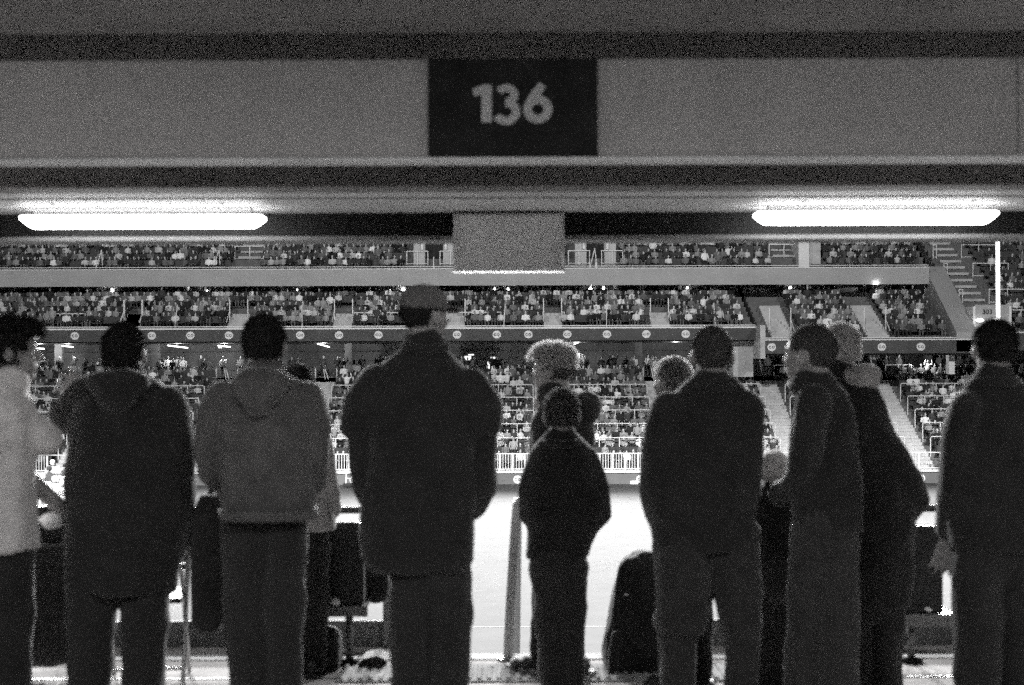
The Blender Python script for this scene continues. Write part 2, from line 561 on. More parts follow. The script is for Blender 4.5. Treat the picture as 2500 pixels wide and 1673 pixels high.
emb_disc = None
def emblem_meshes():
    mb = MB()
    seg = 28
    pts = [(0.262 * math.cos(2 * math.pi * k / seg), 0.245 * math.sin(2 * math.pi * k / seg)) for k in range(seg)]
    mb.prism(pts, -0.02, 0.0)
    disc = mb.mesh('emblem', M['emblem'])
    lt = MB()
    stroke(lt, arc(-.098, .0, .066, .07, 50, 345, 14), .04, -.006, .006)
    stroke(lt, arc(.098, .0, .066, .07, 0, 360, 16)[:-1], .04, -.006, .006, True)
    t = lt.mesh('emblem_lettering', M['emblemw'])
    return disc, t
EMB_D, EMB_T = emblem_meshes()
def emblem(parent, x, y, z, s=1.0):
    e = link('emblem', EMB_D, parent); e.location = (x, y, z); e.scale = (s, s, s)
    t = link('emblem_lettering', EMB_T, e); t.location = (0, -0.028, 0.0)
    return e

# ---- lower stand
ls = empty('lower_stand', (0, 0, 0))
tag(ls, 'lower tier of the far grandstand with white front railing', 'grandstand')
for i, (d, z) in enumerate(rowsL):
    MB().box(SX0, SX1, d, d + 0.8, FIELD, z).obj('terrace_step', M['terrace'], ls)
MB().box(SX0, SX1, 81.0, 82.0, FIELD + 0.65, -4.88).obj('front_walkway', M['ledge'], ls)
MB().box(SX0, SX1, 81.02, 81.98, FIELD, FIELD + 0.649).obj('pitch_wall', M['wall'], ls)
MB().box(SX0, SX1, 80.93, 81.08, -5.00, -4.875).obj('wall_coping', M['ledge'], ls)
for px in (62, 163, 263, 363, 463, 563, 663, 763, 863, 963, 1063, 1163, 1263, 1363, 1468, 1563, 1660, 1752, 1846, 1945, 2045, 2145, 2247, 2347, 2447):
    emblem(ls, X(px, 81), 81.0, Z(1171, 81), 0.95)
for px in (1547, 870, 2090):
    MB().box(X(px, 81) - .22, X(px, 81) + .22, 80.985, 81.018, Z(1183, 81), Z(1175, 81)).obj('pitch_wall_sign', M['paper'], ls)
# aisle stairs: two half steps for each row
am = MB()
for i, (d, z) in enumerate(rowsL):
    am.box(-AW / 2, AW / 2, d - 0.38, d - 0.03, z - 0.375, z - 0.185)
    am.box(-AW / 2, AW / 2, d - 0.03, d + 0.45, z - 0.375, z + 0.005)
am.box(-AW / 2, AW / 2, 93.2, 93.6, 0.0, 0.3)
AISLE_ME = am.mesh('aisle_stair', M['aisle'])
repeat_child('aisle_stair', AISLE_ME, ls, [(x, 0, 0) for x in AIS])
# front railing panels
xs = sorted([SX0] + [a - AW / 2 for a in AIS] + [a + AW / 2 for a in AIS] + [SX1])
def railing(parent, x0, x1, d, z, h, bal=0.14, post=1.4, t=0.028, bal_t=0.016):
    mb = MB()
    mb.box(x0, x1, d - t, d + t, z + h - 0.05, z + h)
    mb.box(x0, x1, d - t * .8, d + t * .8, z + 0.08, z + 0.12)
    n = max(1, int(round((x1 - x0) / post)))
    for k in range(n + 1):
        xx = x0 + (x1 - x0) * k / n
        mb.box(xx - t, xx + t, d - t - .002, d + t + .002, z, z + h + 0.002)
    if bal:
        m = int((x1 - x0) / bal)
        for k in range(1, m):
            xx = x0 + (x1 - x0) * k / m
            mb.box(xx - bal_t, xx + bal_t, d - 0.012, d + 0.012, z + 0.1, z + h - 0.045)
    return mb
for a, b in zip(xs[0::2], xs[1::2]):
    railing(ls, a, b, 81.12, -4.88, 1.0, 0.15, 0.72).obj('front_railing', M['whiterail'], ls)
for a in AIS:   # the gate across each aisle foot
    railing(ls, a - AW / 2 + .05, a + AW / 2 - .05, 81.12, -4.88, 1.0, 0.0, 1.3).obj('aisle_gate', M['whiterail'], ls)
# row rails (every second row) with short posts, rounded corner ends
for k in range(1, 6):
    d, z = rowsL[2 * k]
    zz = -3.90 + 0.75 * k
    for a, b in zip(xs[0::2], xs[1::2]):
        mb = MB()
        mb.sweep([(a + .12, d - .05, z - .2), (a + .12, d - .05, zz - .08), (a + .2, d - .05, zz), (b - .2, d - .05, zz), (b - .12, d - .05, zz - .08), (b - .12, d - .05, z - .2)], 0.031, 6, caps=False)
        n = int((b - a) / 1.15)
        for q in range(1, n):
            xx = a + (b - a) * q / n
            mb.box(xx - .022, xx + .022, d - .07, d - .03, z - .25, zz)
        mb.obj('row_rail', M['whiterail'], ls)
# back walkway with rails at the aisle heads
MB().box(SX0, SX1, 93.2, 99.2, FIELD, 0.30).obj('back_walkway', M['terrace'], ls)
for a in AIS:
    for s in (-1, 1):
        x0 = a + s * (AW / 2 + .05); x1 = a + s * (AW / 2 + 1.75)
        railing(ls, min(x0, x1), max(x0, x1), 93.3, -0.02, 1.05, 0, 0.85, 0.03).obj('aisle_head_rail', M['whiterail'], ls)
    mb = MB()
    mb.sweep([(a - .05, 93.2, 0.2), (a - .25, 93.4, 1.35)], .03, 6)
    mb.sweep([(a + .15, 93.2, 0.2), (a - .22, 93.4, 1.35)], .03, 6)
    mb.obj('stair_handrail', M['whiterail'], ls)
# club level behind: back wall, columns, strip lamps, boards
MB().box(SX0, SX1, 99.2, 99.6, 0.3, 4.0).obj('club_back_wall', M['backwall'], ls)
for k in range(13):
    x = SX0 + 3 + k * 6.5
    MB().box(x - .25, x + .25, 95.6, 96.1, 0.3, 3.4).obj('club_column', M['column'], ls)
MB().box(SX0, SX1, 98.9, 99.2, 2.02, 2.10).obj('club_shelf', M['column'], ls)

# ---- middle stand
ms = empty('middle_stand', (0, 0, 0))
tag(ms, 'middle tier of the far grandstand with dark fascia and round emblems', 'grandstand')
XB = X(1857, 89.0); XE = 27.3
mrows = [(89.6 + 0.8 * i, 3.42 + 0.35 * i) for i in range(10)]
mrowsR = [(88.0 + 0.8 * i, 3.42 + 0.35 * (i - 2)) for i in range(12)]
for d, z in mrows: MB().box(SX0, XB - 0.3, d, d + 0.8, z - 0.8, z).obj('terrace_step', M['terrace'], ms)
for d, z in mrowsR: MB().box(XB, XE, d, d + 0.8, z - 0.8, z).obj('terrace_step', M['terrace'], ms)
zt, zb = Z(803, 89), Z(830, 89)
MB().box(SX0, XB - 0.3, 89.0, 89.6, zb - .05, zt).obj('fascia', M['fascia_d'], ms)
MB().box(SX0, XB - 0.3, 88.93, 89.62, zt, zt + 0.10).obj('fascia_ledge', M['ledge'], ms)
MB().box(SX0, XB - 0.3, 89.05, 89.09, zt + 0.165, zt + 0.215).obj('ledge_rail', M['whiterail'], ms)
MB().box(SX0, XB - 0.3, 89.6, 99.2, zb - 0.12, zb - .02).obj('underside', M['fascia_d'], ms)
ztR, zbR = Z(834, 87.9), Z(866, 87.9)
MB().box(XB, XE + 1.4, 87.4, 88.0, zbR, ztR).obj('fascia', M['fascia_d'], ms)
MB().box(XB, XE + 1.4, 87.33, 88.02, ztR, ztR + 0.07).obj('fascia_ledge', M['ledge'], ms)
MB().box(XB, XE + 1.4, 87.45, 87.49, ztR + 0.135, ztR + 0.18).obj('ledge_rail', M['whiterail'], ms)
MB().box(XB, XE + 1.4, 88.0, 99.2, zbR - 0.12, zbR - .01).obj('underside', M['fascia_d'], ms)
MB().box(XB - 0.3, XB + 0.02, 87.4, 93.0, zbR - .3, zt + 0.15).obj('end_wall', M['aisle'], ms)
MB().box(X(1790, 90), XB - 0.3, 90.0, 90.2, 0.3, zb - .06).obj('pale_side_wall', M['aisle'], ms)
for px in (-6, 89, 183, 277, 371, 465, 559, 640, 733, 828, 924, 1020, 1116, 1213, 1290, 1385, 1482, 1578, 1674, 1760):
    emblem(ms, X(px, 89), 89.0 - .002, Z(817, 89))
for px in (1884, 1977, 2062, 2153, 2248):
    emblem(ms, X(px, 87.4), 87.398, Z(850, 87.4))
MB().box(SX0, XE, 98.6, 98.9, 3.0, 9.8).obj('back_wall', M['backwall'], ms)
# pale stair mouths at the front of the tier with posts
mvom = [-24.1 + 0, X(322, 90), X(580, 90), X(837, 90), X(1113, 90), X(1350, 90), X(1612, 90)]
def vom(parent, x, d0, z0, w, rows, rise, m, posts=True):
    mb = MB()
    for i in range(rows):
        mb.box(x - w / 2, x + w / 2, d0 + 0.4 * i, d0 + 0.4 * i + 0.42, z0 - 0.3, z0 + rise * 0.5 * (i + 1))
    mb.obj('aisle_stair', m, parent)
    if posts:
        for s in (-1, 1):
            MB().box(x + s * w / 2 - .03, x + s * w / 2 + .03, d0 + .8, d0 + .86, z0, z0 + 1.9).obj('stair_post', M['whiterail'], parent)
            MB().sweep([(x + s * (w / 2 + .04), d0, z0 + .45), (x + s * (w / 2 + .04), d0 + .8, z0 + 1.05)], .03, 6).obj('stair_handrail', M['whiterail'], parent)
for x in mvom: vom(ms, x, 89.62, 3.42, 1.15, 5, 0.40, M['aisle'])
for px in (1900, 2130): vom(ms, X(px, 89.5), 88.05, 2.72, 1.35, 12, 0.36, M['aisle'])
for px in (740, 1230, 1480, 430, 1745):
    x = X(px, 90)
    MB().sweep([(x, 89.65, 3.4), (x + random.uniform(-.25, .25), 90.2, 4.95)], .035, 6).obj('post', M['whiterail'], ms)
for px0, px1 in ((865, 905), (945, 975), (1120, 1222), (1436, 1480), (1522, 1546), (1675, 1697), (125, 205), (345, 360)):
    MB().box(X(px0, 90.5), X(px1, 90.5), 90.4, 90.46, 4.42, 4.48).obj('row_rail', M['whiterail'], ms)

# ---- upper stand
us = empty('upper_stand', (0, 0, 0))
tag(us, 'upper tier of the far grandstand above the plain grey fascia', 'grandstand')
fz0, fz1 = Z(697, 93), Z(657, 93)
MB().box(SX0, XE, 93.0, 93.4, fz0, fz1).obj('fascia', M['fascia_m'], us)
MB().box(SX0, XE, 92.95, 93.5, fz1, fz1 + 0.06).obj('fascia_ledge', M['ledge'], us)
MB().box(SX0, XE, 93.1, 93.14, fz1 + 0.16, fz1 + 0.2).obj('ledge_rail', M['whiterail'], us)
MB().prism_x([(93.4, fz0), (99.2, fz0 + 3.0), (99.2, fz0 + 3.3), (93.4, fz0 + .3)], SX0, XE).obj('underside', M['fascia_d'], us)
urows = [(93.5 + 0.8 * i, fz1 - 0.12 + 0.47 * i) for i in range(13)]
for d, z in urows: MB().box(SX0, XE + 0.2, d, d + 0.8, z - 0.9, z).obj('terrace_step', M['terrace'], us)
MB().box(SX0, 50, 104.0, 104.4, 8, 15).obj('back_wall', M['backwall'], us)
for px in (620, 1905):
    x = X(px, 97); mb = MB()
    for i in range(3, 13):
        d, z = urows[i]
        mb.box(x - .75, x + .75, d - .36, d + .05, z - .4, z - .23); mb.box(x - .75, x + .75, d + .05, d + .44, z - .4, z + .006)
    mb.obj('aisle_stair', M['aisle'], us)
    railing(us, x - 1.0, x + 1.0, 95.6, urows[2][1], 0.95, 0, 1.0, .03).obj('aisle_guard', M['whiterail'], us)
for px in (1060, 1455):
    x = X(px, 94.2)
    for s in (-1, 1):
        MB().box(x + s * .98 - .38, x + s * .98 + .38, 94.4, 97.5, urows[0][1], urows[0][1] + 2.7).obj('tunnel_side_wall', M['aisle'], us)
        railing(us, x + s * 1.1 - .7, x + s * 1.1 + .7, 94.3, urows[1][1], 0.95, 0, .7, .025).obj('tunnel_guard', M['whiterail'], us)
        MB().box(x + s * .78 - .07, x + s * .78 + .07, 94.25, 94.38, urows[0][1] + 1.5, urows[0][1] + 2.7).obj('tunnel_jamb', M['whiterail'], us)
    MB().box(x - .62, x + .62, 95.4, 97.6, urows[0][1], urows[0][1] + 2.4).obj('tunnel_mouth', M['black'], us)
    MB().box(x - .03, x + .03, 94.0, 94.06, urows[0][1], urows[0][1] + 1.0).obj('post', M['whiterail'], us)
MB().box(X(1952, 94), X(1978, 94), 94.2, 99.0, 7.2, 12.0).obj('pale_buttress', M['ledge'], us)
MB().box(X(1978, 94.5), X(2005, 94.5), 94.6, 99.0, 7.2, 12.0).obj('pale_buttress', M['aisle'], us)
for px in (240, 528, 1450):
    x = X(px, 93.4); mb = MB()
    mb.sweep([(x - .25, 93.6, 7.4), (x + .1, 93.9, 8.75)], .03, 6); mb.sweep([(x + .25, 93.6, 7.4), (x + .1, 93.9, 8.75)], .03, 6)
    mb.obj('stair_handrail', M['whiterail'], us)
# strip lamps at the very top, downlights below the fascia, slanting club lamps and boards
for px in (4, 118, 229, 340, 457, 570):
    MB().box(X(px, 101) - .55, X(px, 101) + .55, 101.0, 101.1, Z(588, 101), Z(585.4, 101)).obj('strip_lamp', M['dim_lamp'], us)
for px, py in ((725, 707), (952, 709), (986, 706), (1090, 738), (1207, 705), (1240, 706), (1442, 705), (1475, 704), (1678, 704), (1930, 704), (275, 708), (508, 708), (2140, 694)):
    d = 94.6 if py > 697 else 92.9
    MB().sweep([(X(px, d), d, Z(py, d) - .06), (X(px, d), d, Z(py, d) + .06)], [.10, .05], 10, caps=False).obj('downlight', M['small_lamp'], us)
for px0, py0, px1, py1 in ((87, 847, 108, 848), (152, 841, 178, 844), (410, 841, 458, 847), (533, 842, 562, 845), (776, 838, 804, 846), (1402, 841, 1413, 836)):
    MB().sweep([(X(px0, 94), 94, Z(py0, 94)), (X(px1, 94), 94, Z(py1, 94))], 0.03, 6).obj('club_strip_lamp', M['dim_lamp'], ms)
for px, py, w, h in ((1205, 874, 14, 5), (1142, 874, 16, 10), (1410, 876, 12, 26), (1196, 893, 12, 20), (1375, 890, 12, 6), (537, 846, 8, 4), (1150, 866, 14, 3)):
    d = 97.0
    MB().box(X(px - w / 2, d), X(px + w / 2, d), d, d + .08, Z(py + h / 2, d), Z(py - h / 2, d)).obj('club_menu_board', M['menu'], ls)

def bulb(name, loc, watt):
    l = bpy.data.lights.new(name, 'POINT'); l.energy = watt; l.shadow_soft_size = .15
    o = bpy.data.objects.new(name, l); COL.objects.link(o); o.location = loc
for px in (97, 165, 434, 548, 790, 1050, 1407, 1650): bulb('club_fill_light', (X(px, 94.3), 94.3, 2.35), 170)  # added fill for the dark club level, mostly beside its strip lamps
for px in (2000, 2250): bulb('club_fill_light', (X(px, 92.3), 92.3, 1.5), 110)  # added fill with no strip lamp here
for px in (-60, 275, 508, 740, 970, 1225, 1460, 1678, 1930, 2140): bulb('tier_downlight', (X(px, 95.2), 95.2, 6.75), 110)
# small lit lettering sign high at the left
ft = text_mesh('FUR', 0.62, 0.02, M['dim_lamp'], 0.9)
fo = link('lit_lettering', ft, us); fo.location = (X(345, 100), 100.0, Z(598, 100)); fo.rotation_euler = FACE

# ---- corner block to the right of the sloping stair
cs = empty('corner_stand', (0, 0, 0))
tag(cs, 'corner block of the grandstand with tunnel numbered 303', 'grandstand')
MB().prism_x([(87.4, 3.05), (94.2, fz1 + .15), (94.2, fz0 - 1.2), (87.4, 1.85)], XE + 0.02, XE + 1.32).obj('sloping_stair_wall', M['fascia_m'], cs)
crow = [(88.2 + 0.8 * i, 3.15 + 0.47 * i) for i in range(20)]
cx0 = XE + 1.34
for d, z in crow: MB().box(cx0, 52, d, d + 0.8, z - .9, z).obj('terrace_step', M['terrace'], cs)
MB().box(cx0 + .06, 52, 87.6, 88.2, 1.9, 2.98).obj('fascia', M['fascia_d'], cs)
MB().box(cx0 + .06, 52, 87.55, 88.22, 2.98, 3.05).obj('fascia_ledge', M['ledge'], cs)
MB().box(cx0 - .01, cx0 + .7, 87.3, 87.58, 0.3, 3.0).obj('corner_pier', M['fascia_m'], cs)
for px in (2366, 2470): emblem(cs, X(px, 87.6), 87.598, Z(841, 87.6))
vx = X(2407, 89.5)
MB().box(vx - 1.05, vx + 1.05, 88.4, 92.5, 3.0, Z(748, 88.4)).obj('tunnel_wall', M['fascia_m'], cs)
for s in (-1, 1):
    MB().box(vx + s * 1.12 - .08, vx + s * 1.12 + .08, 88.3, 90.5, 3.0, Z(752, 88.3)).obj('tunnel_jamb', M['whiterail'], cs)
t303 = link('lettering', text_mesh('303', 0.42, 0.006, M['ink']), cs)
t303.location = (X(2411, 88.38), 88.385, Z(766, 88.38)); t303.rotation_euler = FACE
for px in (2392, 2428):
    MB().ell((X(px, 88.2), 88.15, Z(786, 88.2)), (.27, .12, .12), 12, 8).obj('tunnel_glow', M['tunnel_glow'], cs, smooth=True)  # glowing lumps stand in for the lit tunnel interior
mb = MB()
for i in range(5, 20):
    d, z = crow[i]
    mb.box(vx - .72, vx + .72, d - .36, d + .05, z - .4, z - .23); mb.box(vx - .72, vx + .72, d + .05, d + .44, z - .4, z + .006)
mb.obj('aisle_stair', M['aisle'], cs)
for i in (1, 4, 8, 11):
    d, z = crow[i]
    for a, b in ((cx0 + .1, vx - .85), (vx + .85, vx + 3.2)):
        if i < 4: a, b = a, min(b, vx - 1.2) if b < vx else b
        railing(cs, a, b, d, z - .1, .95, 0, 1.1, .022).obj('row_rail', M['whiterail'], cs)
MB().box(X(2312, 89), X(2326, 89), 88.6, 89.2, Z(917, 89), Z(864, 89)).obj('lit_doorway', M['ledge'], cs)  # solid white block, the doorway's light put into its colour

# tall white upright at the right end of the pitch
D = 62.0
up = empty('upright_pole', (X(2438, D), D, FIELD))
tag(up, 'tall thin white upright pole behind the man at the right', 'pole')
MB().sweep([(X(2438, D), D, FIELD), (X(2436, D), D, 11.0)], 0.088, 14, caps=False).obj('shaft', M['pole'], up, smooth=True)
MB().sweep([(X(2438, D), D, FIELD), (X(2438, D), D, FIELD + 1.8)], 0.17, 14, caps=False).obj('base_pad', M['rubber'], up, smooth=True)
# ================================================================== people on the concourse
def hair_mat(name, v):
    m = mat(name, v, 0.75, 30, 0.35, spec=0.12, tint=WARM)
    nt = m.node_tree
    b = nt.nodes['Principled BSDF']
    out = nt.nodes['Material Output']
    tr = nt.nodes.new('ShaderNodeBsdfTranslucent')
    tr.inputs['Color'].default_value = (v, v, v, 1)
    mx = nt.nodes.new('ShaderNodeMixShader')
    mx.inputs[0].default_value = 0.45
    nt.links.new(b.outputs[0], mx.inputs[1]); nt.links.new(tr.outputs[0], mx.inputs[2])
    nt.links.new(mx.outputs[0], out.inputs['Surface'])
    return m
HM = dict(pale=hair_mat('pale_hair', 0.50), dark=hair_mat('dark_hair', 0.035), brown=hair_mat('brown_hair', 0.10), fair=hair_mat('fair_hair', 0.65), grey=hair_mat('greying_hair', 0.18))
CM = dict(
    black=cloth('black_jacket_cloth', 0.024), black2=cloth('dark_coat_cloth', 0.028, 7), char=cloth('charcoal_cloth', 0.036),
    hoodie=cloth('grey_hoodie_fleece', 0.10, 14), jeans=cloth('dark_denim', 0.042, 20), jeans2=cloth('washed_denim', 0.036, 20), tee=cloth('pale_cotton_shirt', 0.64, 8),
    sweat=cloth('light_grey_sweater', 0.30, 10), skirt=cloth('grey_wide_trouser_cloth', 0.048, 9), cap=cloth('mid_grey_cap', 0.13, 12), capd=cloth('dark_cap_brim', 0.03), knit=cloth('pale_knit_hat', 0.50, 18), scarf=cloth('pale_scarf', 0.42, 12), pale=cloth('pale_hood_lining', 0.32, 12), shoe=mat('shoe_leather', 0.03, 0.5, 8, 0.3), sole=mat('pale_shoe_sole', 0.5, 0.7), sport=mat('sneaker_mesh', 0.10, 0.7, 20, 0.4),
)
COVER = []      # rough outlines of the foreground people, to know which spectators they hide

def head_parts(mb, P0, c, yaw, lean=0.0):
    a, b = 0.66 * c, 0.83 * c
    R = Matrix.Rotation(-yaw, 3, 'Z') @ Matrix.Rotation(-lean, 3, 'X')
    def q(x, y, z): return P0 + R @ Vector((x * a, y * b, z * c))
    mb.ell(q(0, -0.12, 0.22), (a, b * 1.05, c * 0.78), 24, 16, R)
    mb.ell(q(0, 0.28, -0.34), (a * .78, b * .68, c * .62), 20, 12, R)
    mb.ell(q(0, 0.66, -0.80), (a * .34, b * .26, c * .17), 14, 8, R)
    mb.ell(q(0, 0.99, -0.12), (a * .15, b * .22, c * .17), 12, 8, R)
    mb.ell(q(0, 0.88, 0.08), (a * .12, b * .14, c * .24), 12, 8, R)
    mb.ell(q(0, 0.84, 0.22), (a * .62, b * .14, c * .09), 16, 8, R)
    mb.ell(q(0, 0.88, -0.46), (a * .30, b * .13, c * .07), 12, 8, R)
    mb.ell(q(0, 0.86, -0.58), (a * .28, b * .12, c * .06), 12, 8, R)
    for s in (-1, 1):
        mb.ell(q(s * 1.05, -0.05, -0.06), (a * .17, b * .24, c * .27), 10, 8, R)
        mb.ell(q(s * 0.46, 0.74, -0.18), (a * .26, b * .16, c * .16), 12, 8, R)
    return q, R, a, b

def hand_parts(mb, wrist, dirv, up, size=0.18, curl=0.35, spread=0.12):
    """palm and five fingers from a wrist point"""
    d = Vector(dirv).normalized(); u = Vector(up).normalized()
    sd = d.cross(u).normalized(); u = sd.cross(d).normalized()
    w = Vector(wrist)
    L = size * 0.5
    for k in range(4):
        o = (k - 1.5) * size * 0.105
        mb.sweep([w + sd * o * 0.55, w + d * L + sd * o], [size * .085, size * .075], 8, 0.8)
    ln = [0.40, 0.46, 0.43, 0.33]
    for k in range(4):
        o = (k - 1.5) * size * 0.115
        p = w + d * L + sd * o
        dd = (d + sd * (k - 1.5) * spread).normalized()
        l = ln[k] * size
        p1 = p + dd * l * .45
        d2 = (dd - u * curl).normalized(); p2 = p1 + d2 * l * .32
        d3 = (d2 - u * curl).normalized(); p3 = p2 + d3 * l * .25
        mb.sweep([p, p1, p2, p3], [size * .052, size * .048, size * .044, size * .036], 8)
    p = w + d * L * .25 - sd * size * .16
    p1 = p + (d * .7 - sd * .55).normalized() * size * .2
    p2 = p1 + (d * .95 - sd * .1 - u * curl * .5).normalized() * size * .17
    mb.sweep([w - sd * size * .06, p, p1, p2], [size * .08, size * .068, size * .058, size * .046], 8)

def strands(src, n, L, w, seed, droop=0.3, curly=0.0, ok=None):
    r = np.random.default_rng(seed)
    N = len(src.vertices)
    co = np.empty(N * 3, np.float32); src.vertices.foreach_get('co', co); co = co.reshape(-1, 3)
    no = np.array([v.normal[:] for v in src.vertices], np.float32)
    idx = r.integers(0, N, n) if ok is None else r.choice(np.nonzero(ok(co))[0], n)
    p = co[idx]; nn = no[idx] + r.normal(0, 0.45, (n, 3))
    nn[:, 2] -= droop
    nn /= np.linalg.norm(nn, axis=1, keepdims=True)
    l = L * r.uniform(0.5, 1.3, (n, 1))
    side = np.cross(nn, r.normal(0, 1, (n, 3))); side /= np.linalg.norm(side, axis=1, keepdims=True) + 1e-6
    bend = np.cross(side, nn) * curly * l * r.choice([-1, 1], (n, 1))
    v0 = p - side * w; v1 = p + side * w
    m0 = p + nn * l * .5 - side * w * .8 + bend; m1 = p + nn * l * .5 + side * w * .8 + bend
    e = p + nn * l * (0.95 - 0.4 * curly)
    e[:, 2] -= l[:, 0] * droop
    V = np.stack([v0, v1, m0, m1, e], 1).reshape(-1, 3)
    b = np.arange(n)[:, None] * 5
    quads = np.concatenate([b, b + 1, b + 3, b + 2], 1)
    tris = np.concatenate([b + 2, b + 3, b + 4], 1)
    return V, [tuple(x) for x in quads.tolist()] + [tuple(x) for x in tris.tolist()]

def person(D, label, head, rows, legs, top, bottom, hair=None, arms=(), hands=(), extra=None, yaw=0.0, lean=0.0, dep=0.60, cat='person',
           waist=None, seed=1, body_dy=0.0, hood=None, shoe='shoe', group=None, kids=None, skin='skin', amp=0.015, dmax=0.175, hem=None):
    s = D / FPX
    def P(px, py, dy=0.0): return Vector((X(px, D), D + dy + body_dy, Z(py, D)))
    hx, hy, hc = head
    base = Vector((X((rows[-1][1] + rows[-1][2]) / 2, D), D, 0.0))
    c = hc * s
    COVER.append((hx - 0.8 * hc, hx + 0.8 * hc, hy - hc * 1.05, hy + hc))
    for (p0, a0, b0), (p1, a1, b1) in zip(rows[:-1], rows[1:]):
        COVER.append((min(a0, a1), max(b0, b1), p0, p1))
    COVER.append((rows[-1][1] + 10, rows[-1][2] - 10, rows[-1][0], 1673))
    # ---- garments
    lr = []
    for py, xl, xr in rows:
        rx = (xr - xl) / 2 * s
        lr.append((X((xl + xr) / 2, D), D + body_dy, Z(py, D), rx, min(max(rx * dep, 0.05), dmax)))
    # close the shoulders with a rounded cap
    t0 = lr[0]
    lr = [(t0[0], t0[1], t0[2] + t0[3] * .25, t0[3] * .7, t0[4] * .7)] + lr
    jm = MB().loft(lr, 36, 2.4)
    for path in arms:
        jm.sweep([P(px, py, dy) for px, py, r, dy in path], [r * s for px, py, r, dy in path], 16)
    if hood:
        for px, py, rx, ry, rz, dy in hood: jm.ell(P(px, py, dy), (rx * s, ry * s, rz * s), 20, 12)
    nk = P(hx, hy + hc * .95)
    jm.sweep([P((rows[0][1] + rows[0][2]) / 2, rows[0][0] + 12, 0.0), Vector((X(hx, D), D + body_dy - .01, Z(hy + hc * 0.98, D)))], [c * .72, c * .66], 16)
    jacket = remesh(jm, 'jacket', CM[top], 0.0135, 3, amp, 5.5, (1, 1, 0.55), 0.0012, seed)
    tm = MB()
    hipz = waist or rows[-1][0] - 60
    hr = [r for r in rows if r[0] >= hipz - 5] or rows[-2:]
    zf = HOR + (EYE - 0.07) / s
    for path in legs:
        pts = [(px, py, r, dy) for px, py, r, dy in path]
        tm.sweep([P(px, min(py, zf), dy) for px, py, r, dy in pts], [r * s for px, py, r, dy in pts], 16, 1.0)
    hl = [(legs[0][0][0] + (legs[-1][0][0] if len(legs) > 1 else legs[0][0][0])) / 2]
    tm.ell(P(hl[0], legs[0][0][1] - 20), (max(abs(legs[-1][0][0] - legs[0][0][0]) / 2 + legs[0][0][2] * .85, 40) * s, min(.105, 60 * s), 75 * s), 20, 12)
    trousers = remesh(tm, 'trousers', CM[bottom], 0.0145, 3, 0.014, 6.5, (1, 1, 0.7), 0.001, seed + 5)
    # ---- body: one continuous surface under the clothes
    bm_ = MB()
    q, R, a, b = head_parts(bm_, P(hx, hy), c, yaw, lean)
    bm_.sweep([q(0, -0.25, -0.35), Vector((X((rows[0][1] + rows[0][2]) / 2, D), D + body_dy, Z(rows[0][0] + 25, D)))], [c * .46, c * .52], 16)
    bm_.loft([(x, y, z, rx * .82, ry * .8) for x, y, z, rx, ry in lr[1:]], 28, 2.2)
    for path in legs:
        bm_.sweep([P(px, min(py, zf), dy) for px, py, r, dy in path], [r * s * .78 for px, py, r, dy in path], 12)
    bm_.ell(P(hl[0], legs[0][0][1] - 20), (50 * s, 36 * s, 60 * s), 16, 10)
    for path in arms:
        bm_.sweep([P(px, py, dy) for px, py, r, dy in path], [r * s * .7 for px, py, r, dy in path], 12)
    for h in hands:
        (px, py, dy), (dx, dyy, dz), up, r0 = h['wrist'], h['dir'], h['up'], h.get('r', 0.028)
        w = P(px, py, dy); d = Vector((dx, dyy, dz)).normalized()
        bm_.sweep([w - d * h.get('fore', 0.10), w], [r0 * 1.15, r0], 12)
        hand_parts(bm_, w, d, up, h.get('size', 0.18), h.get('curl', .35), h.get('spread', .12))
    body = remesh(bm_, 'person', M[skin], 0.0085, 2, 0, 1, (1, 1, 1), 0.0004, seed)
    T = Matrix.Translation(-base)
    body.transform(T); jacket.transform(T); trousers.transform(T)
    o = link('person', body, None, base)
    tag(o, label, cat, group or 'people standing at the concourse edge')
    link(kids.get('top', 'jacket') if kids else 'jacket', jacket, o)
    link(kids.get('bottom', 'trousers') if kids else 'trousers', trousers, o)
    cl = MB(); k0 = rows[0]
    cx_ = (X((k0[1] + k0[2]) / 2, D) + X(hx, D)) / 2
    ring = [(cx_ + c * .70 * math.cos(t_), D + body_dy - .012 + c * .66 * math.sin(t_), Z(hy + hc * 1.0, D) + .012 * math.sin(t_)) for t_ in [2 * math.pi * k / 24 for k in range(25)]]
    if top not in ('tee', 'hoodie'):
        cl.sweep(ring, c * .17, 8, 1.0, caps=False)
        cme = remesh(cl, 'collar', CM[top], .010, 2, .004, 12, seed=seed); cme.transform(T); link('collar', cme, o)
    # ---- hair
    if hair:
        kind, hm, vol = hair
        hb = MB()
        if kind == 'curly':
            hb.ell(q(0, 0.02, 0.42), (a * (1.12 + vol), b * (1.10 + vol), c * (0.66 + vol)), 24, 16, R)
            hb.ell(q(0, -0.45, 0.08), (a * (0.98 + vol), b * (0.62 + vol), c * 0.52), 20, 12, R)
            hb.ell(q(0, 0.72, 0.60), (a * .8, b * .38, c * .26), 16, 10, R)
        else:
            hb.ell(q(0, -0.16, 0.27), (a * (1.04 + vol), b * (1.07 + vol), c * (0.80 + vol)), 24, 16, R)
        if kind not in ('buzz', 'curly'):
            hb.ell(q(0, -0.50, -0.12), (a * (0.92 + vol), b * (0.62 + vol), c * (0.58 + vol * .6)), 20, 12, R)
        if kind == 'long':
            hb.ell(q(0, -0.45, -0.55), (a * (0.95 + vol), b * .62, c * .6), 20, 12, R)
        if kind == 'bob':
            for sx in (-1, 1): hb.ell(q(sx * .8, -0.1, -0.35), (a * .32, b * .55, c * .6), 16, 10, R)
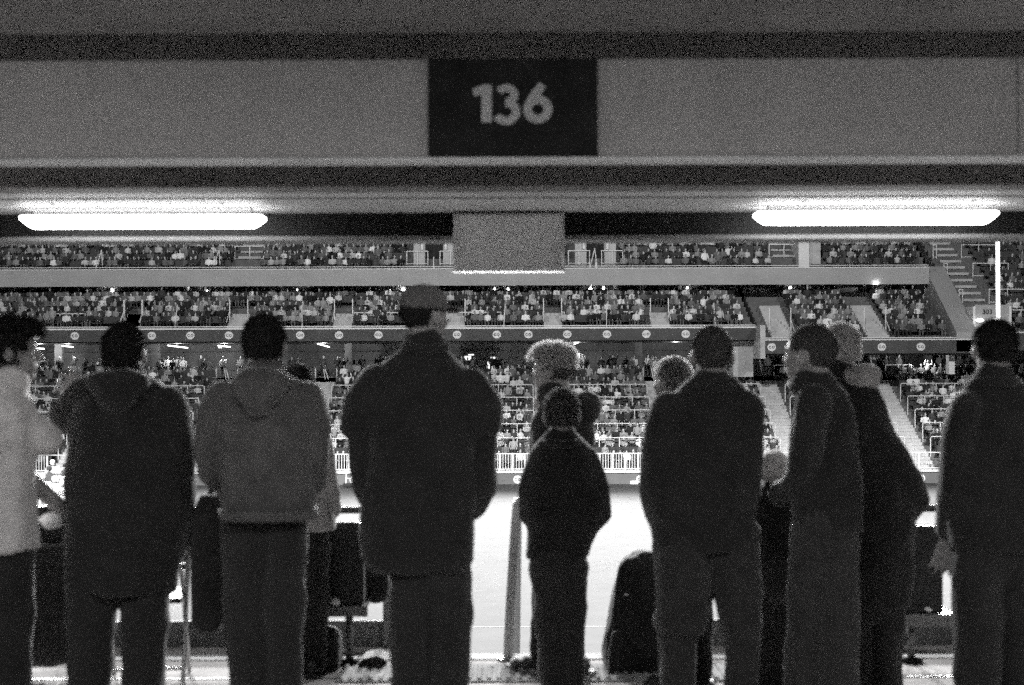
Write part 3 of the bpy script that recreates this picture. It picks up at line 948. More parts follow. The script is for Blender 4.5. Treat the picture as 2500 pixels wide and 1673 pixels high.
        if kind == 'tuft':
            hb.ell(q(-0.1, 0.45, 1.02), (a * .36, b * .32, c * .22), 12, 8, R)
        if kind == 'quiff':
            hb.ell(q(0, 0.62, 0.72), (a * .85, b * .5, c * .40), 16, 10, R)
        am_ = {'short': .006, 'curly': .013, 'buzz': .002, 'long': .01, 'bob': .009, 'tuft': .007, 'quiff': .012}[kind]
        hme = remesh(hb, 'hair', HM[hm], 0.0085, 2, am_, 16, (1, 1, 1), am_ * .5, seed + 2)
        # keep the hair off the face
        bmx = bmesh.new(); bmx.from_mesh(hme)
        Rt = R.transposed(); c0 = P(hx, hy)
        kill = []
        for v in bmx.verts:
            l = Rt @ (v.co - c0)
            if l.y > b * 0.62 and l.z < c * 0.52: kill.append(v)
            elif kind == 'curly' and l.y > b * 0.30 and l.z < c * 0.36: kill.append(v)
            elif kind in ('short', 'buzz', 'tuft') and abs(l.x) > a * .72 and -c * .45 < l.z < c * .16 and l.y > -b * .34: kill.append(v)
            elif l.z < -c * .42 and kind not in ('bob', 'long'): kill.append(v)
            elif l.y > b * 0.25 and l.z < c * 0.05 and kind not in ('bob', 'long'): kill.append(v)
        bmesh.ops.delete(bmx, geom=kill, context='VERTS')
        bmx.to_mesh(hme); bmx.free()
        L = {'short': .012, 'curly': .030, 'buzz': .006, 'long': .05, 'bob': .045, 'tuft': .016, 'quiff': .028}[kind]
        V, F = strands(hme, {'buzz': 2200, 'curly': 4200}.get(kind, 3000), L, 0.0011, seed + 3, 0.25, {'curly': .5, 'quiff': .4, 'bob': .3}.get(kind, .15), (lambda co: co[:, 2] > c0.z + .15 * c) if kind == 'curly' else None)
        n0 = len(hme.vertices)
        V0 = np.empty(n0 * 3, np.float32); hme.vertices.foreach_get('co', V0)
        allv = np.concatenate([V0.reshape(-1, 3), V]).tolist()
        fs = [tuple(p.vertices) for p in hme.polygons] + [tuple(i + n0 for i in f) for f in F]
        h2 = bpy.data.meshes.new('hair'); h2.from_pydata(allv, [], fs); h2.materials.append(HM[{'fair': 'brown', 'grey': 'brown'}.get(hm, hm)]); h2.materials.append(HM[hm])  # dark shell under pale strands puts rim light into the hair colour
        nb = len(hme.polygons); h2.polygons.foreach_set('material_index', [0] * nb + [1] * (len(fs) - nb))
        for p in h2.polygons: p.use_smooth = True
        h2.transform(T)
        link('hair', h2, o)
        bpy.data.meshes.remove(hme)
    # eyes only where the face is turned to be seen
    if abs(yaw) > 0.5:
        for sx in (-1, 1):
            e = MB().ell(q(sx * .36, .80, .05), (c * .085, c * .085, c * .085), 12, 8)
            em = e.mesh('eye', M['eye'], True); em.transform(T); link('eye', em, o)
    # shoes
    for path in legs:
        px, py, r, dy = path[-1]
        fx = X(px, D)
        sm = MB()
        f = Matrix.Rotation(-yaw * .8, 3, 'Z')
        for y, w, h, z in ((-.07, .036, .05, .05), (0, .042, .06, .06), (.08, .046, .042, .045), (.15, .042, .032, .036)):
            cpt = f @ Vector((0, y, 0))
            sm.ell((fx + cpt.x, D + dy + body_dy + cpt.y, z), (w, .075, h), 14, 8)
        sme = remesh(sm, 'shoe', CM[shoe], 0.010, 2)
        sme.transform(T); so = link('shoe', sme, o)
        sl = MB()
        pts = [f @ Vector((wx, y, 0)) for y, wx in ((-.13, .03), (-.06, .04), (.08, .05), (.17, .042), (.215, .02))] + [f @ Vector((-wx, y, 0)) for y, wx in ((.215, .02), (.17, .042), (.08, .05), (-.06, .04), (-.13, .03))]
        n = len(pts)
        vs = [(fx + p.x, D + dy + body_dy + p.y, 0.001) for p in pts] + [(fx + p.x, D + dy + body_dy + p.y, 0.026) for p in pts]
        sl.add(vs, [tuple(range(n)), tuple(range(n, 2 * n))] + [(i, (i + 1) % n, (i + 1) % n + n, i + n) for i in range(n)])
        slm = sl.mesh('sole', CM['sole' if shoe == 'sport' else 'shoe']); slm.transform(T); link('sole', slm, so)
    if extra: extra(o, P, q, R, a, b, c, s, T)
    return o

def legs2(xl, xr, y0, r0, r1, D, kl=None, kr=None, dyl=0.0, dyr=0.0):
    fl = HOR + (EYE - 0.07) * FPX / D
    out = []
    for x, x1, dy in ((xl, kl if kl is not None else xl, dyl), (xr, kr if kr is not None else xr, dyr)):
        ym = (y0 + fl) / 2
        out.append([(x, y0, r0, 0), ((x + x1) / 2, (y0 + ym) / 2, r0 * .94, dy * .3), ((x + x1) / 2, ym, (r0 + r1) / 2 * .95, dy * .6), (x1, fl - 30, r1, dy), (x1, fl, r1 * .95, dy)])
    return out

def kid(o, mb, name, m, T, voxel=None, **k):
    me = remesh(mb, name, m, voxel, **k) if voxel else mb.mesh(name, m, True)
    me.transform(T); return link(name, me, o)

# A: man in pale shirt at the left edge, in profile
def ex_a(o, P, q, R, a, b, c, s, T): pass
person(5.4, 'person with curly dark hair in a pale short-sleeved shirt at the left edge', (28, 858, 74),
       [(925, -45, 40), (950, -95, 66), (1000, -135, 84), (1080, -150, 80), (1160, -155, 79), (1250, -158, 84), (1340, -160, 86)],
       legs2(-90, 15, 1330, 62, 44, 5.4, -100, 25), 'tee', 'black', ('quiff', 'dark', .10), yaw=1.25, dep=.75, seed=3,
       arms=[[(42, 985, 38, -.02), (66, 1038, 40, .0), (104, 1072, 37, .03)]],
       hands=[dict(wrist=(103, 1235, .16), dir=(.25, .35, -.35), up=(0, .3, 1), fore=.26, r=.034, curl=.5)],
       kids=dict(top='shirt'))
# B: man in a dark hooded jacket, one arm raised
person(5.6, 'person in dark hooded jacket with left hand raised beside the shoulder', (303, 862, 70),
       [(915, 248, 362), (945, 222, 402), (985, 190, 432), (1030, 176, 455), (1100, 168, 470), (1200, 160, 477), (1300, 157, 462), (1400, 163, 432), (1440, 167, 423)],
       legs2(222, 356, 1420, 58, 48, 5.6, 212, 345), 'black', 'black2', ('short', 'dark', .03), seed=5,
       arms=[[(245, 955, 46, 0), (205, 965, 47, .02), (158, 1012, 44, .05)], [(158, 1015, 43, .05), (172, 985, 40, .12), (192, 952, 30, .18)], [(418, 985, 42, -.05), (442, 1090, 38, -.05), (438, 1200, 36, .0), (420, 1290, 32, .06)]],
       hood=[(303, 930, 74, 44, 34, -.10), (303, 962, 48, 26, 34, -.14)],
       hands=[dict(wrist=(196, 946, .19), dir=(-.9, .1, .25), up=(0, -1, .2), fore=.05, r=.026, curl=.12, spread=.22)])
# C: man in grey hoodie
def ex_c(o, P, q, R, a, b, c, s, T):
    h = MB(); h.ell(P(648, 928, -.09), (72 * s, 50 * s, 34 * s), 20, 12); h.ell(P(648, 958, -.13), (58 * s, 30 * s, 34 * s), 20, 12); h.ell(P(646, 985, -.14), (30 * s, 22 * s, 30 * s), 20, 12)
    kid(o, h, 'hood', CM['hoodie'], T, 0.012, amp=.008, freq=9, seed=4)
    w = MB(); w.loft([(X(655, 5.3), 5.3, Z(1262, 5.3), 118 * s, .16), (X(655, 5.3), 5.3, Z(1240, 5.3), 121 * s, .165)], 36)
    kid(o, w, 'waistband', CM['hoodie'], T)
person(5.3, 'person in grey hooded sweatshirt with round dark hair', (646, 845, 70),
       [(912, 592, 700), (932, 562, 733), (960, 538, 757), (1005, 532, 768), (1060, 540, 768), (1120, 547, 765), (1180, 547, 765), (1262, 545, 760)],
       legs2(598, 690, 1290, 56, 42, 5.3, 596, 690), 'hoodie', 'black2', ('short', 'dark', .05), seed=7, amp=.016,
       arms=[[(548, 972, 42, 0), (518, 1040, 36, .0), (508, 1110, 29, .01), (506, 1150, 27, .03), (540, 1205, 27, .14)], [(748, 972, 42, 0), (772, 1040, 36, .0), (773, 1110, 30, .01), (768, 1165, 28, .04), (725, 1205, 26, .17)]], extra=ex_c)
# D: hidden behind C
person(7.4, 'person in light grey sweater half hidden behind the grey hoodie', (728, 942, 50),
       [(990, 700, 757), (1012, 672, 788), (1060, 652, 796), (1120, 645, 798), (1170, 645, 800), (1230, 648, 812), (1290, 655, 815)],
       legs2(700, 765, 1300, 40, 32, 7.4), 'sweat', 'black', ('short', 'dark', .08), seed=9,
       arms=[[(775, 1040, 26, 0), (790, 1120, 26, -.02), (802, 1190, 24, -.02), (808, 1245, 18, .05)]],
       kids=dict(top='sweater'))
# E: tall man in cap
def ex_e(o, P, q, R, a, b, c, s, T):
    d = MB()
    d.ell(q(0, -0.1, 0.42), (a * 1.12, b * 1.14, c * .68), 24, 14, R)
    me = remesh(d, 'cap', CM['cap'], 0.009, 2, .003, 14, seed=3)
    bmx = bmesh.new(); bmx.from_mesh(me); Rt = R.transposed(); c0 = P(1038, 773)
    bmesh.ops.delete(bmx, geom=[v for v in bmx.verts if (Rt @ (v.co - c0)).z < c * .25], context='VERTS'); bmx.to_mesh(me); bmx.free()
    me.transform(T); cp = link('cap', me, o)
    br = MB(); br.ell(q(0, 1.15, 0.30), (a * .86, b * .62, c * .05), 20, 8, R @ Matrix.Rotation(-.22, 3, 'X'))
    m2 = br.mesh('brim', CM['capd'], True); m2.transform(T); link('brim', m2, cp)
    bt = MB(); bt.ell(q(0, -0.1, 1.10), (c * .05, c * .05, c * .03), 10, 6); m3 = bt.mesh('button', CM['capd'], True); m3.transform(T); link('button', m3, cp)
person(5.4, 'tall person in a grey cap and broad black jacket', (1038, 773, 72),
       [(852, 985, 1092), (875, 955, 1115), (900, 925, 1150), (935, 905, 1168), (985, 898, 1172), (1080, 898, 1168), (1160, 895, 1165), (1210, 888, 1160), (1255, 880, 1157), (1310, 876, 1158), (1362, 882, 1152), (1392, 900, 1138)],
       legs2(998, 1095, 1400, 54, 40, 5.4, 998, 1101), 'black', 'black2', ('buzz', 'dark', .01), yaw=.75, seed=11,
       arms=[[(918, 938, 46, -.05), (886, 985, 43, -.05), (869, 1035, 33, -.05)], [(878, 1045, 28, 0), (886, 1120, 31, -.01), (893, 1185, 34, .02), (918, 1240, 32, .08)],
             [(1150, 938, 46, -.05), (1180, 985, 42, -.05), (1193, 1035, 32, -.05)], [(1186, 1045, 29, 0), (1180, 1120, 34, -.01), (1178, 1190, 38, .0), (1150, 1240, 34, .08)]], extra=ex_e)
# F: fair curly hair, facing left behind the boy
def ex_f(o, P, q, R, a, b, c, s, T):
    sc = MB(); sc.ell(P(1330, 985, .02), (30 * s, 32 * s, 26 * s), 16, 10); sc.ell(P(1352, 972, .0), (34 * s, 34 * s, 18 * s), 16, 10)
    kid(o, sc, 'scarf', CM['scarf'], T, 0.010, amp=.008, freq=12, seed=6)
person(7.4, 'person with fair fluffy hair looking left behind the boy', (1350, 906, 58),
       [(985, 1322, 1412), (1010, 1312, 1440), (1060, 1300, 1448), (1150, 1292, 1445), (1250, 1292, 1440), (1340, 1298, 1432)],
       legs2(1335, 1395, 1360, 36, 28, 7.4, 1318, 1395), 'black2', 'black', ('curly', 'fair', .07), yaw=-1.2, dep=.7, seed=13,
       hood=[(1432, 992, 38, 36, 40, -.02)], shoe='sport', extra=ex_f,
       arms=[[(1325, 1030, 24, 0), (1312, 1110, 24, .03), (1318, 1190, 20, .1)]])
# G: boy
person(6.6, 'boy in a dark puffed jacket with hands in pockets by the handrail post', (1371, 1016, 60),
       [(1072, 1325, 1420), (1090, 1305, 1440), (1122, 1287, 1456), (1165, 1278, 1465), (1220, 1272, 1474), (1262, 1275, 1472), (1295, 1290, 1458), (1330, 1288, 1440), (1362, 1283, 1434)],
       legs2(1330, 1392, 1390, 42, 34, 6.6, 1352, 1388), 'black', 'char', ('short', 'brown', .06), seed=15,
       arms=[[(1318, 1120, 30, 0), (1288, 1200, 27, 0), (1292, 1255, 27, .02), (1318, 1290, 22, .09)], [(1430, 1120, 30, 0), (1455, 1195, 29, 0), (1458, 1258, 28, .0), (1430, 1300, 24, .07)]])
# I: fair-haired person behind H
person(6.9, 'fair-haired person partly hidden behind the close-cropped person', (1638, 936, 56),
       [(992, 1602, 1690), (1012, 1588, 1715), (1060, 1586, 1735), (1150, 1590, 1740), (1300, 1605, 1735)],
       legs2(1640, 1705, 1330, 38, 30, 6.9), 'black2', 'black', ('short', 'fair', .05), yaw=-.7, seed=17)
# H: man in long dark coat
person(5.8, 'tall close-cropped person seen from behind in dark jacket, right of the steps', (1738, 873, 70),
       [(935, 1685, 1800), (962, 1655, 1825), (1000, 1622, 1838), (1050, 1592, 1846), (1100, 1577, 1846), (1150, 1572, 1840), (1200, 1568, 1836), (1245, 1574, 1836), (1290, 1586, 1838), (1345, 1594, 1842)],
       [[(1668, 1330, 74, 0), (1666, 1440, 68, .02), (1658, 1535, 64, .04), (1656, 1548, 46, .05), (1652, 1700, 42, .05), (1652, 1812, 36, .05)], [(1790, 1330, 60, 0), (1798, 1440, 56, .0), (1808, 1535, 52, .0), (1809, 1548, 42, 0), (1810, 1700, 40, 0), (1810, 1812, 36, .0)]], 'black', 'jeans2', ('buzz', 'grey', .03), seed=19,
       arms=[[(1632, 1000, 46, -.05), (1602, 1100, 40, -.06), (1600, 1210, 38, -.02), (1612, 1270, 32, .05)], [(1812, 1000, 44, -.05), (1820, 1100, 36, -.06), (1810, 1210, 36, -.02), (1808, 1275, 30, .05)]])
# child with pale hat between H and J
def ex_m(o, P, q, R, a, b, c, s, T):
    d = MB(); d.ell(q(0, -.08, .30), (a * 1.2, b * 1.2, c * .85), 22, 12, R)
    hat = kid(o, d, 'knit_hat', CM['knit'], T, 0.009, amp=.006, freq=22, seed=2)
    bmx = bmesh.new(); bmx.from_mesh(hat.data); z0 = (T @ q(0, 0, -.12)).z
    bmesh.ops.delete(bmx, geom=[v for v in bmx.verts if v.co.z < z0], context='VERTS'); bmx.to_mesh(hat.data); bmx.free()
person(6.7, 'small child in a pale hat between two dark-coated people', (1888, 1158, 50),
       [(1205, 1858, 1918), (1225, 1840, 1938), (1270, 1836, 1944), (1340, 1838, 1944), (1420, 1842, 1940)],
       legs2(1866, 1914, 1430, 26, 22, 6.7), 'black', 'char', None, seed=23, extra=ex_m)
# J: person in profile, wide grey trousers
person(5.9, 'close-cropped person looking left in dark coat and wide grey trousers', (1975, 872, 72),
       [(938, 1948, 2040), (962, 1948, 2062), (1005, 1945, 2080), (1070, 1930, 2092), (1150, 1918, 2100), (1230, 1932, 2102), (1300, 1940, 2098)],
       [[(1988, 1290, 58, 0), (1980, 1450, 56, .03), (1972, 1670, 56, .05), (1970, 1810, 54, .05)], [(2036, 1290, 56, 0), (2036, 1450, 54, -.03), (2034, 1670, 52, -.05), (2034, 1810, 50, -.05)]],
       'black2', 'skirt', ('buzz', 'grey', .02), yaw=-.95, dep=.7, seed=21,
       arms=[[(1975, 985, 42, -.1), (1955, 1080, 38, -.12), (1948, 1170, 34, -.04), (1918, 1215, 28, .1)]],
       kids=dict(top='coat'))
# K: pale hood, big dark coat
def ex_k(o, P, q, R, a, b, c, s, T):
    h = MB(); h.ell(P(2092, 918, -.10), (44 * s, 40 * s, 26 * s), 20, 12); h.ell(P(2118, 936, -.02), (28 * s, 32 * s, 20 * s), 16, 10)
    kid(o, h, 'hood', CM['pale'], T, 0.011, amp=.009, freq=10, seed=8)
person(6.5, 'person with fluffy fair hair and pale hood in wide dark coat', (2048, 858, 58),
       [(935, 2030, 2125), (955, 2020, 2140), (1000, 2015, 2146), (1060, 2015, 2160), (1110, 2015, 2175), (1160, 2018, 2195), (1220, 2020, 2215), (1290, 2025, 2235), (1400, 2030, 2225), (1480, 2035, 2210)],
       legs2(2085, 2165, 1480, 44, 36, 6.5), 'black', 'black2', ('short', 'pale', .10), yaw=-.4, seed=25,
       arms=[[(2110, 985, 38, 0), (2148, 1080, 36, -.02), (2215, 1180, 36, .0), (2238, 1225, 38, .02)], [(2238, 1225, 37, .02), (2205, 1290, 34, .08), (2150, 1330, 30, .16)]], extra=ex_k, amp=.022, kids=dict(top='coat'))
# L: man at the right edge
person(5.5, 'person with short hair in dark jacket at the right edge', (2427, 860, 70),
       [(925, 2378, 2478), (950, 2358, 2510), (978, 2332, 2535), (1020, 2314, 2548), (1080, 2302, 2556), (1150, 2300, 2562), (1220, 2306, 2560), (1290, 2315, 2556), (1345, 2322, 2552)],
       legs2(2388, 2495, 1370, 62, 48, 5.5, 2380, 2498), 'black', 'black2', ('short', 'dark', .02), seed=27,
       arms=[[(2354, 1000, 42, -.05), (2326, 1090, 40, -.06), (2322, 1190, 36, -.02), (2330, 1300, 28, .08)]],
       hands=[dict(wrist=(2336, 1318, .10), dir=(-.25, .1, -1), up=(-.2, -1, 0), fore=.06, r=.03, curl=.3)])
# ================================================================== rails, seats and small things at the concourse edge
XLW, XRW = X(962, 8.1), X(1602, 8.1)
struct('platform_edge', MB().box(-CW, XLW, FLOOR_END + .013, 8.26, -0.35, -0.004), M['floor'])
struct('platform_edge', MB().box(XRW, CW, FLOOR_END + .013, 8.26, -0.35, -0.004), M['floor'])

def guard(x0, x1, label, posts):
    g = empty('guard_rail', ((x0 + x1) / 2, 8.12, 0))
    tag(g, label, 'guard rail')
    MB().sweep([(x0, 8.12, .775), (x1, 8.12, .775)], .021, 10, caps=False).obj('rail_bar', M['rail_dark'], g, smooth=True)
    MB().sweep([(x0, 8.12, .455), (x1, 8.12, .455)], .017, 10, caps=False).obj('rail_bar', M['rail_dark'], g, smooth=True)
    MB().box(x0, x1, 8.105, 8.125, -0.003, .145).obj('kick_plate', M['kick'], g, bevel=.003)
    for x in posts:
        MB().box(x - .022, x + .022, 8.085, 8.145, -0.003, .79).obj('post', M['rail_grey'], g, bevel=.004)
guard(-9.0, XLW - .02, 'dark low guard rail left of the steps', [XLW - .045, -3.4, -6.2, -8.9])
guard(XRW + .02, 9.0, 'dark low guard rail right of the steps', [XRW + .045, 3.3, 6.2, 8.9])

D = 7.74
hr = empty('stair_handrail', (X(1238, D), D, 0))
tag(hr, 'grey handrail post standing beside the boy at the steps', 'handrail')
pa = [(X(1238, D), D, 0.004), (X(1244, D), D, .28), (X(1252, D), D, .56), (X(1258, D), D, .74), (X(1261, D), D + .02, .81), (X(1262, D), D + .08, .85), (X(1262, D), D + .20, .83), (X(1262, D), D + 1.3, .27), (X(1262, D), D + 3.4, -.82)]
MB().sweep(pa, .027, 16).obj('tube', M['rail_pale'], hr, smooth=True)
MB().sweep([(X(1238, D), D, 0.002), (X(1238, D), D, .012)], .062, 20, caps=False).obj('base_plate', M['rail_grey'], hr)
MB().sweep([(X(1262, D), D + 3.3, -2.4), (X(1262, D), D + 3.3, -.80)], .03, 12).obj('lower_post', M['rail_grey'], hr, smooth=True)

D = 7.2
tp = empty('thin_post', (X(1608, D), D, 0))
tag(tp, 'thin grey post beside the legs of the close-cropped person', 'post')
MB().sweep([(X(1609, D), D, .003), (X(1600, D), D, .68)], .011, 10).obj('tube', M['rail_grey'], tp, smooth=True)
MB().sweep([(X(1609, D), D, .002), (X(1609, D), D, .012)], .04, 16, caps=False).obj('base_plate', M['rail_grey'], tp)

# tactile tiles at the head of the steps
tl = MB(); tl.box(-.148, .148, 0, .40, 0, .006)
for k in range(6):
    x = -.125 + k * .05
    tl.add([(x - .014, .03, .006), (x + .014, .03, .006), (x + .014, .37, .006), (x - .014, .37, .006), (x - .008, .04, .013), (x + .008, .04, .013), (x + .008, .36, .013), (x - .008, .36, .013)],
           [(4, 5, 6, 7), (0, 1, 5, 4), (1, 2, 6, 5), (2, 3, 7, 6), (3, 0, 4, 7)])
TME = tl.mesh('tactile_tile', M['tactile'])
tpv = empty('tactile_paving', (X(1300, 7.3), 7.2, 0)); tag(tpv, 'ribbed tactile paving tiles at the head of the steps', 'paving')
for k in range(-3, 4):
    t = link('tactile_tile', TME, tpv); t.location = (k * .302 + .05, 0.0, 0.001)

def pad_chair(px0, px1, py0, bx0, bx1, by0, by1, ppx, D, label, nap):
    c = empty('low_chair', (X((px0 + px1) / 2, D), D, 0))
    tag(c, label, 'chair', 'low black chairs at the platform edge')
    x0, x1 = X(px0, D), X(px1, D)
    zt = Z(py0, D); zb = Z(by0, D)
    mb = MB(); n = 10
    pts = []
    rr = .045
    for (cx, cz, a0) in ((x1 - rr, zt - rr, 0), (x0 + rr, zt - rr, 90), (x0 + .015, zb + .015, 180), (x1 - .015, zb + .015, 270)):
        r = rr if cz > zb + .1 else .015
        for k in range(6):
            a = math.radians(a0 + 90 * k / 5)
            pts.append((cx + r * math.cos(a), cz + r * math.sin(a)))
    mb.prism(pts, D - .03, D + .03)
    me = mb.mesh('backrest', M['chairpad'], False, .008); b = link('backrest', me, c); b.matrix_parent_inverse = parent_inv(c)
    MB().box(x0 + .01, x1 - .01, D + .02, D + .36, zb - .005, zb + .05).obj('seat_pad', M['chairpad'], c, bevel=.012)
    MB().box(X(bx0, D), X(bx1, D), D - .06, D - .035, Z(by1, D), Z(by0, D)).obj('seat_frame', M['rail_grey'], c, bevel=.004)
    MB().box(X(bx0, D) + .02, X(bx1, D) - .02, D - .03, D + .33, zb - .04, zb - .006).obj('seat_plate', M['rail_dark'], c)
    xp = X(ppx, D)
    MB().sweep([(xp, D + .1, .02), (xp, D + .1, zb - .04)], .021, 12, caps=False).obj('pedestal', M['rail_grey'], c, smooth=True)
    MB().sweep([(xp, D + .1, .003), (xp, D + .1, .02), (xp, D + .1, .035)], [.062, .06, .02], 20, caps=False).obj('base', M['rubber'], c, smooth=True)
pad_chair(748, 888, 1272, 715, 898, 1474, 1500, 845, 7.55, 'black padded low chair between the hoodie and the tall person', True)
pad_chair(2168, 2296, 1286, 2112, 2340, 1499, 1528, 2235, 7.55, 'black padded low chair near the right edge', True)
def crumple(name, px, py, D, r, label, cat, m, flat=.5):
    mb = MB(); mb.ell((X(px, D), D, Z(py, D)), (r, r * .8, r * flat), 14, 10)
    me = mb.mesh(name, m)
    c = Vector((X(px, D), D, Z(py, D)))
    for v in me.vertices:
        v.co += (v.co - c).normalized() * mnoise.noise(v.co * 60) * r * .5
        v.co -= c
    o = link(name, me, None, c); tag(o, label, cat); return o
crumple('paper_napkin', 816, 1466, 7.46, .028, 'crumpled white napkin on the low chair frame behind the hoodie', 'napkin', M['napkin'], .6)
crumple('paper_napkin', 2264, 1492, 7.46, .016, 'tiny white napkin on the low chair near the right edge', 'napkin', M['napkin'], .6)
# white paper tray in the hand of the man in the pale shirt
D = 5.62
tr = MB()
pr = [(.0, -.018), (.040, -.018), (.054, .020), (.050, .020), (.037, -.013), (.0, -.013)]
seg = 24; vs = []; fs = []
for r, z in pr:
    for k in range(seg):
        a = 2 * math.pi * k / seg
        vs.append((max(r, .0005) * math.cos(a) * 1.05, max(r, .0005) * math.sin(a), z))
for i in range(len(pr) - 1):
    for k in range(seg):
        k2 = (k + 1) % seg
        fs.append((i * seg + k, i * seg + k2, (i + 1) * seg + k2, (i + 1) * seg + k))
tr.add(vs, fs)
t = link('paper_bowl', tr.mesh('paper_bowl', M['paper'], True), None, (X(131, D), D, Z(1268, D)))
t.rotation_euler = (-.35, -.35, 0); tag(t, 'small white paper bowl held by the person in the pale shirt', 'bowl')

# bag at the hip of the hooded sweatshirt
D = 5.62
s_ = D / FPX
bg = MB().loft([(X((a + b) / 2, D), D, Z(py, D), (b - a) / 2 * s_, .075) for py, a, b in ((1205, 492, 540), (1250, 472, 552), (1300, 466, 554), (1380, 464, 556), (1460, 464, 556), (1510, 470, 552), (1536, 490, 535))], 24, 3)
me = remesh(bg, 'shoulder_bag', CM['black2'], .011, 3, .008, 8, seed=31)
c0 = Vector((X(510, D), D, Z(1536, D))); me.transform(Matrix.Translation(-c0))
bo = link('shoulder_bag', me, None, c0); tag(bo, 'black shoulder bag hanging at the hip of the grey hoodie', 'bag')
st = MB(); st.sweep([(X(510, D), D, Z(1230, D)), (X(520, D), D - .01, Z(1160, D)), (X(545, D), D + .02, Z(1090, D))], .012, 8, .4)
me = st.mesh('strap', CM['black'], True); me.transform(Matrix.Translation(-c0)); link('strap', me, bo)

# coat heaped over a seat by the steps
D = 7.55; s_ = D / FPX
cm_ = MB().loft([(X((a + b) / 2, D), D, Z(py, D), (b - a) / 2 * s_, dd) for py, a, b, dd in ((1350, 1560, 1640, .05), (1366, 1525, 1665, .10), (1386, 1508, 1675, .13), (1440, 1497, 1680, .15), (1500, 1488, 1682, .17), (1550, 1478, 1684, .18), (1590, 1470, 1684, .19), (1620, 1474, 1684, .18), (1632, 1490, 1680, .15))], 30, 2.6)
cm_.sweep([(X(1500, D), D - .15, Z(1540, D)), (X(1490, D), D - .16, Z(1625, D))], .03, 10)
me = remesh(cm_, 'draped_coat', CM['black'], .013, 3, .018, 7, (1, 1, .4), .002, 33)
c0 = Vector((X(1580, D), D, 0)); me.transform(Matrix.Translation(-c0))
co_ = link('draped_coat', me, None, c0); tag(co_, 'black coat heaped over a seat right of the steps', 'coat')
zz = MB(); zz.ell((X(1521, D), D - .17, Z(1440, D)), (.008, .006, .006), 8, 6); me = zz.mesh('button', M['paper']); me.transform(Matrix.Translation(-c0)); link('button', me, co_)

D = 7.95; s_ = D / FPX
hj = MB().loft([(X((a + b) / 2, D), D, Z(py, D), (b - a) / 2 * s_, dd) for py, a, b, dd in ((1262, 898, 930, .03), (1278, 884, 944, .06), (1320, 880, 948, .075), (1400, 884, 946, .08), (1450, 892, 944, .07), (1468, 905, 938, .04))], 24, 2.6)
me = remesh(hj, 'hung_jacket', CM['black'], .012, 3, .014, 8, (1, 1, .4), .002, 51)
c0 = Vector((X(914, D), D, Z(1262, D))); me.transform(Matrix.Translation(-c0))
tag(link('hung_jacket', me, None, c0), 'black jacket hung over the guard rail end beside the tall capped person', 'jacket')
# dark holdall under the left chair, folded grey blanket beside it
D = 7.5; s_ = D / FPX
hb = MB().loft([(X(780, D), D + .05, Z(py, D), w * s_, dd) for py, w, dd in ((1508, 36, .08), (1525, 48, .13), (1575, 52, .14), (1605, 46, .13))], 24, 3.2)
me = remesh(hb, 'holdall', CM['black2'], .011, 3, .006, 9, seed=35); c0 = Vector((X(780, D), D, Z(1605, D))); me.transform(Matrix.Translation(-c0))
ho = link('holdall', me, None, Vector((c0.x, c0.y, .0))); tag(ho, 'dark holdall on the floor under the low chair', 'bag')
mh = MB().sweep([(X(758, D), D + .02, Z(1520, D)), (X(770, D), D - .03, Z(1500, D)), (X(792, D), D - .03, Z(1500, D)), (X(804, D), D + .02, Z(1520, D))], .009, 8).mesh('handle', CM['black'], True)
mh.transform(Matrix.Translation(-c0)); link('handle', mh, ho)
D = 7.55
c0 = Vector((X(905, D), D, 0))
bo = MB().prism([(-.085, .004), (.078, .004), (.080, .035), (.03, .060), (-.05, .045)], 0, .2).mesh('folded_blanket', CM['sweat'], False, .004); bo.materials[0] = CM['hoodie']
tag(link('folded_blanket', bo, None, c0), 'grey folded blanket beside the low chair base', 'blanket')

# folding chair between the dark jacket and the hoodie
def folding_chair(px, D, label):
    c = empty('folding_chair', (X(px, D), D, 0), .12); tag(c, label, 'chair')
    def cb(mb, name, m, sm=True):
        me = mb.mesh(name, m, sm); return link(name, me, c)
    for s in (-1, 1):
        cb(MB().sweep([(s * .21, -.24, .012), (s * .205, .0, .42), (s * .20, .16, .80)], .012, 8), 'back_leg', M['chrome'])
        cb(MB().sweep([(s * .19, .26, .012), (s * .188, .06, .40), (s * .186, -.04, .58)], .012, 8), 'front_leg', M['chrome'])
    cb(MB().box(-.19, .19, -.12, .25, .43, .455), 'seat', M['chairpad'], False)
    cb(MB().box(-.20, .20, .11, .135, .60, .80), 'backrest', M['chairpad'], False)
    cb(MB().sweep([(-.2, -.18, .12), (.2, -.18, .12)], .009, 8), 'stretcher', M['chrome'])
folding_chair(352, 7.15, 'folding chair with thin metal legs behind the dark hooded jacket')

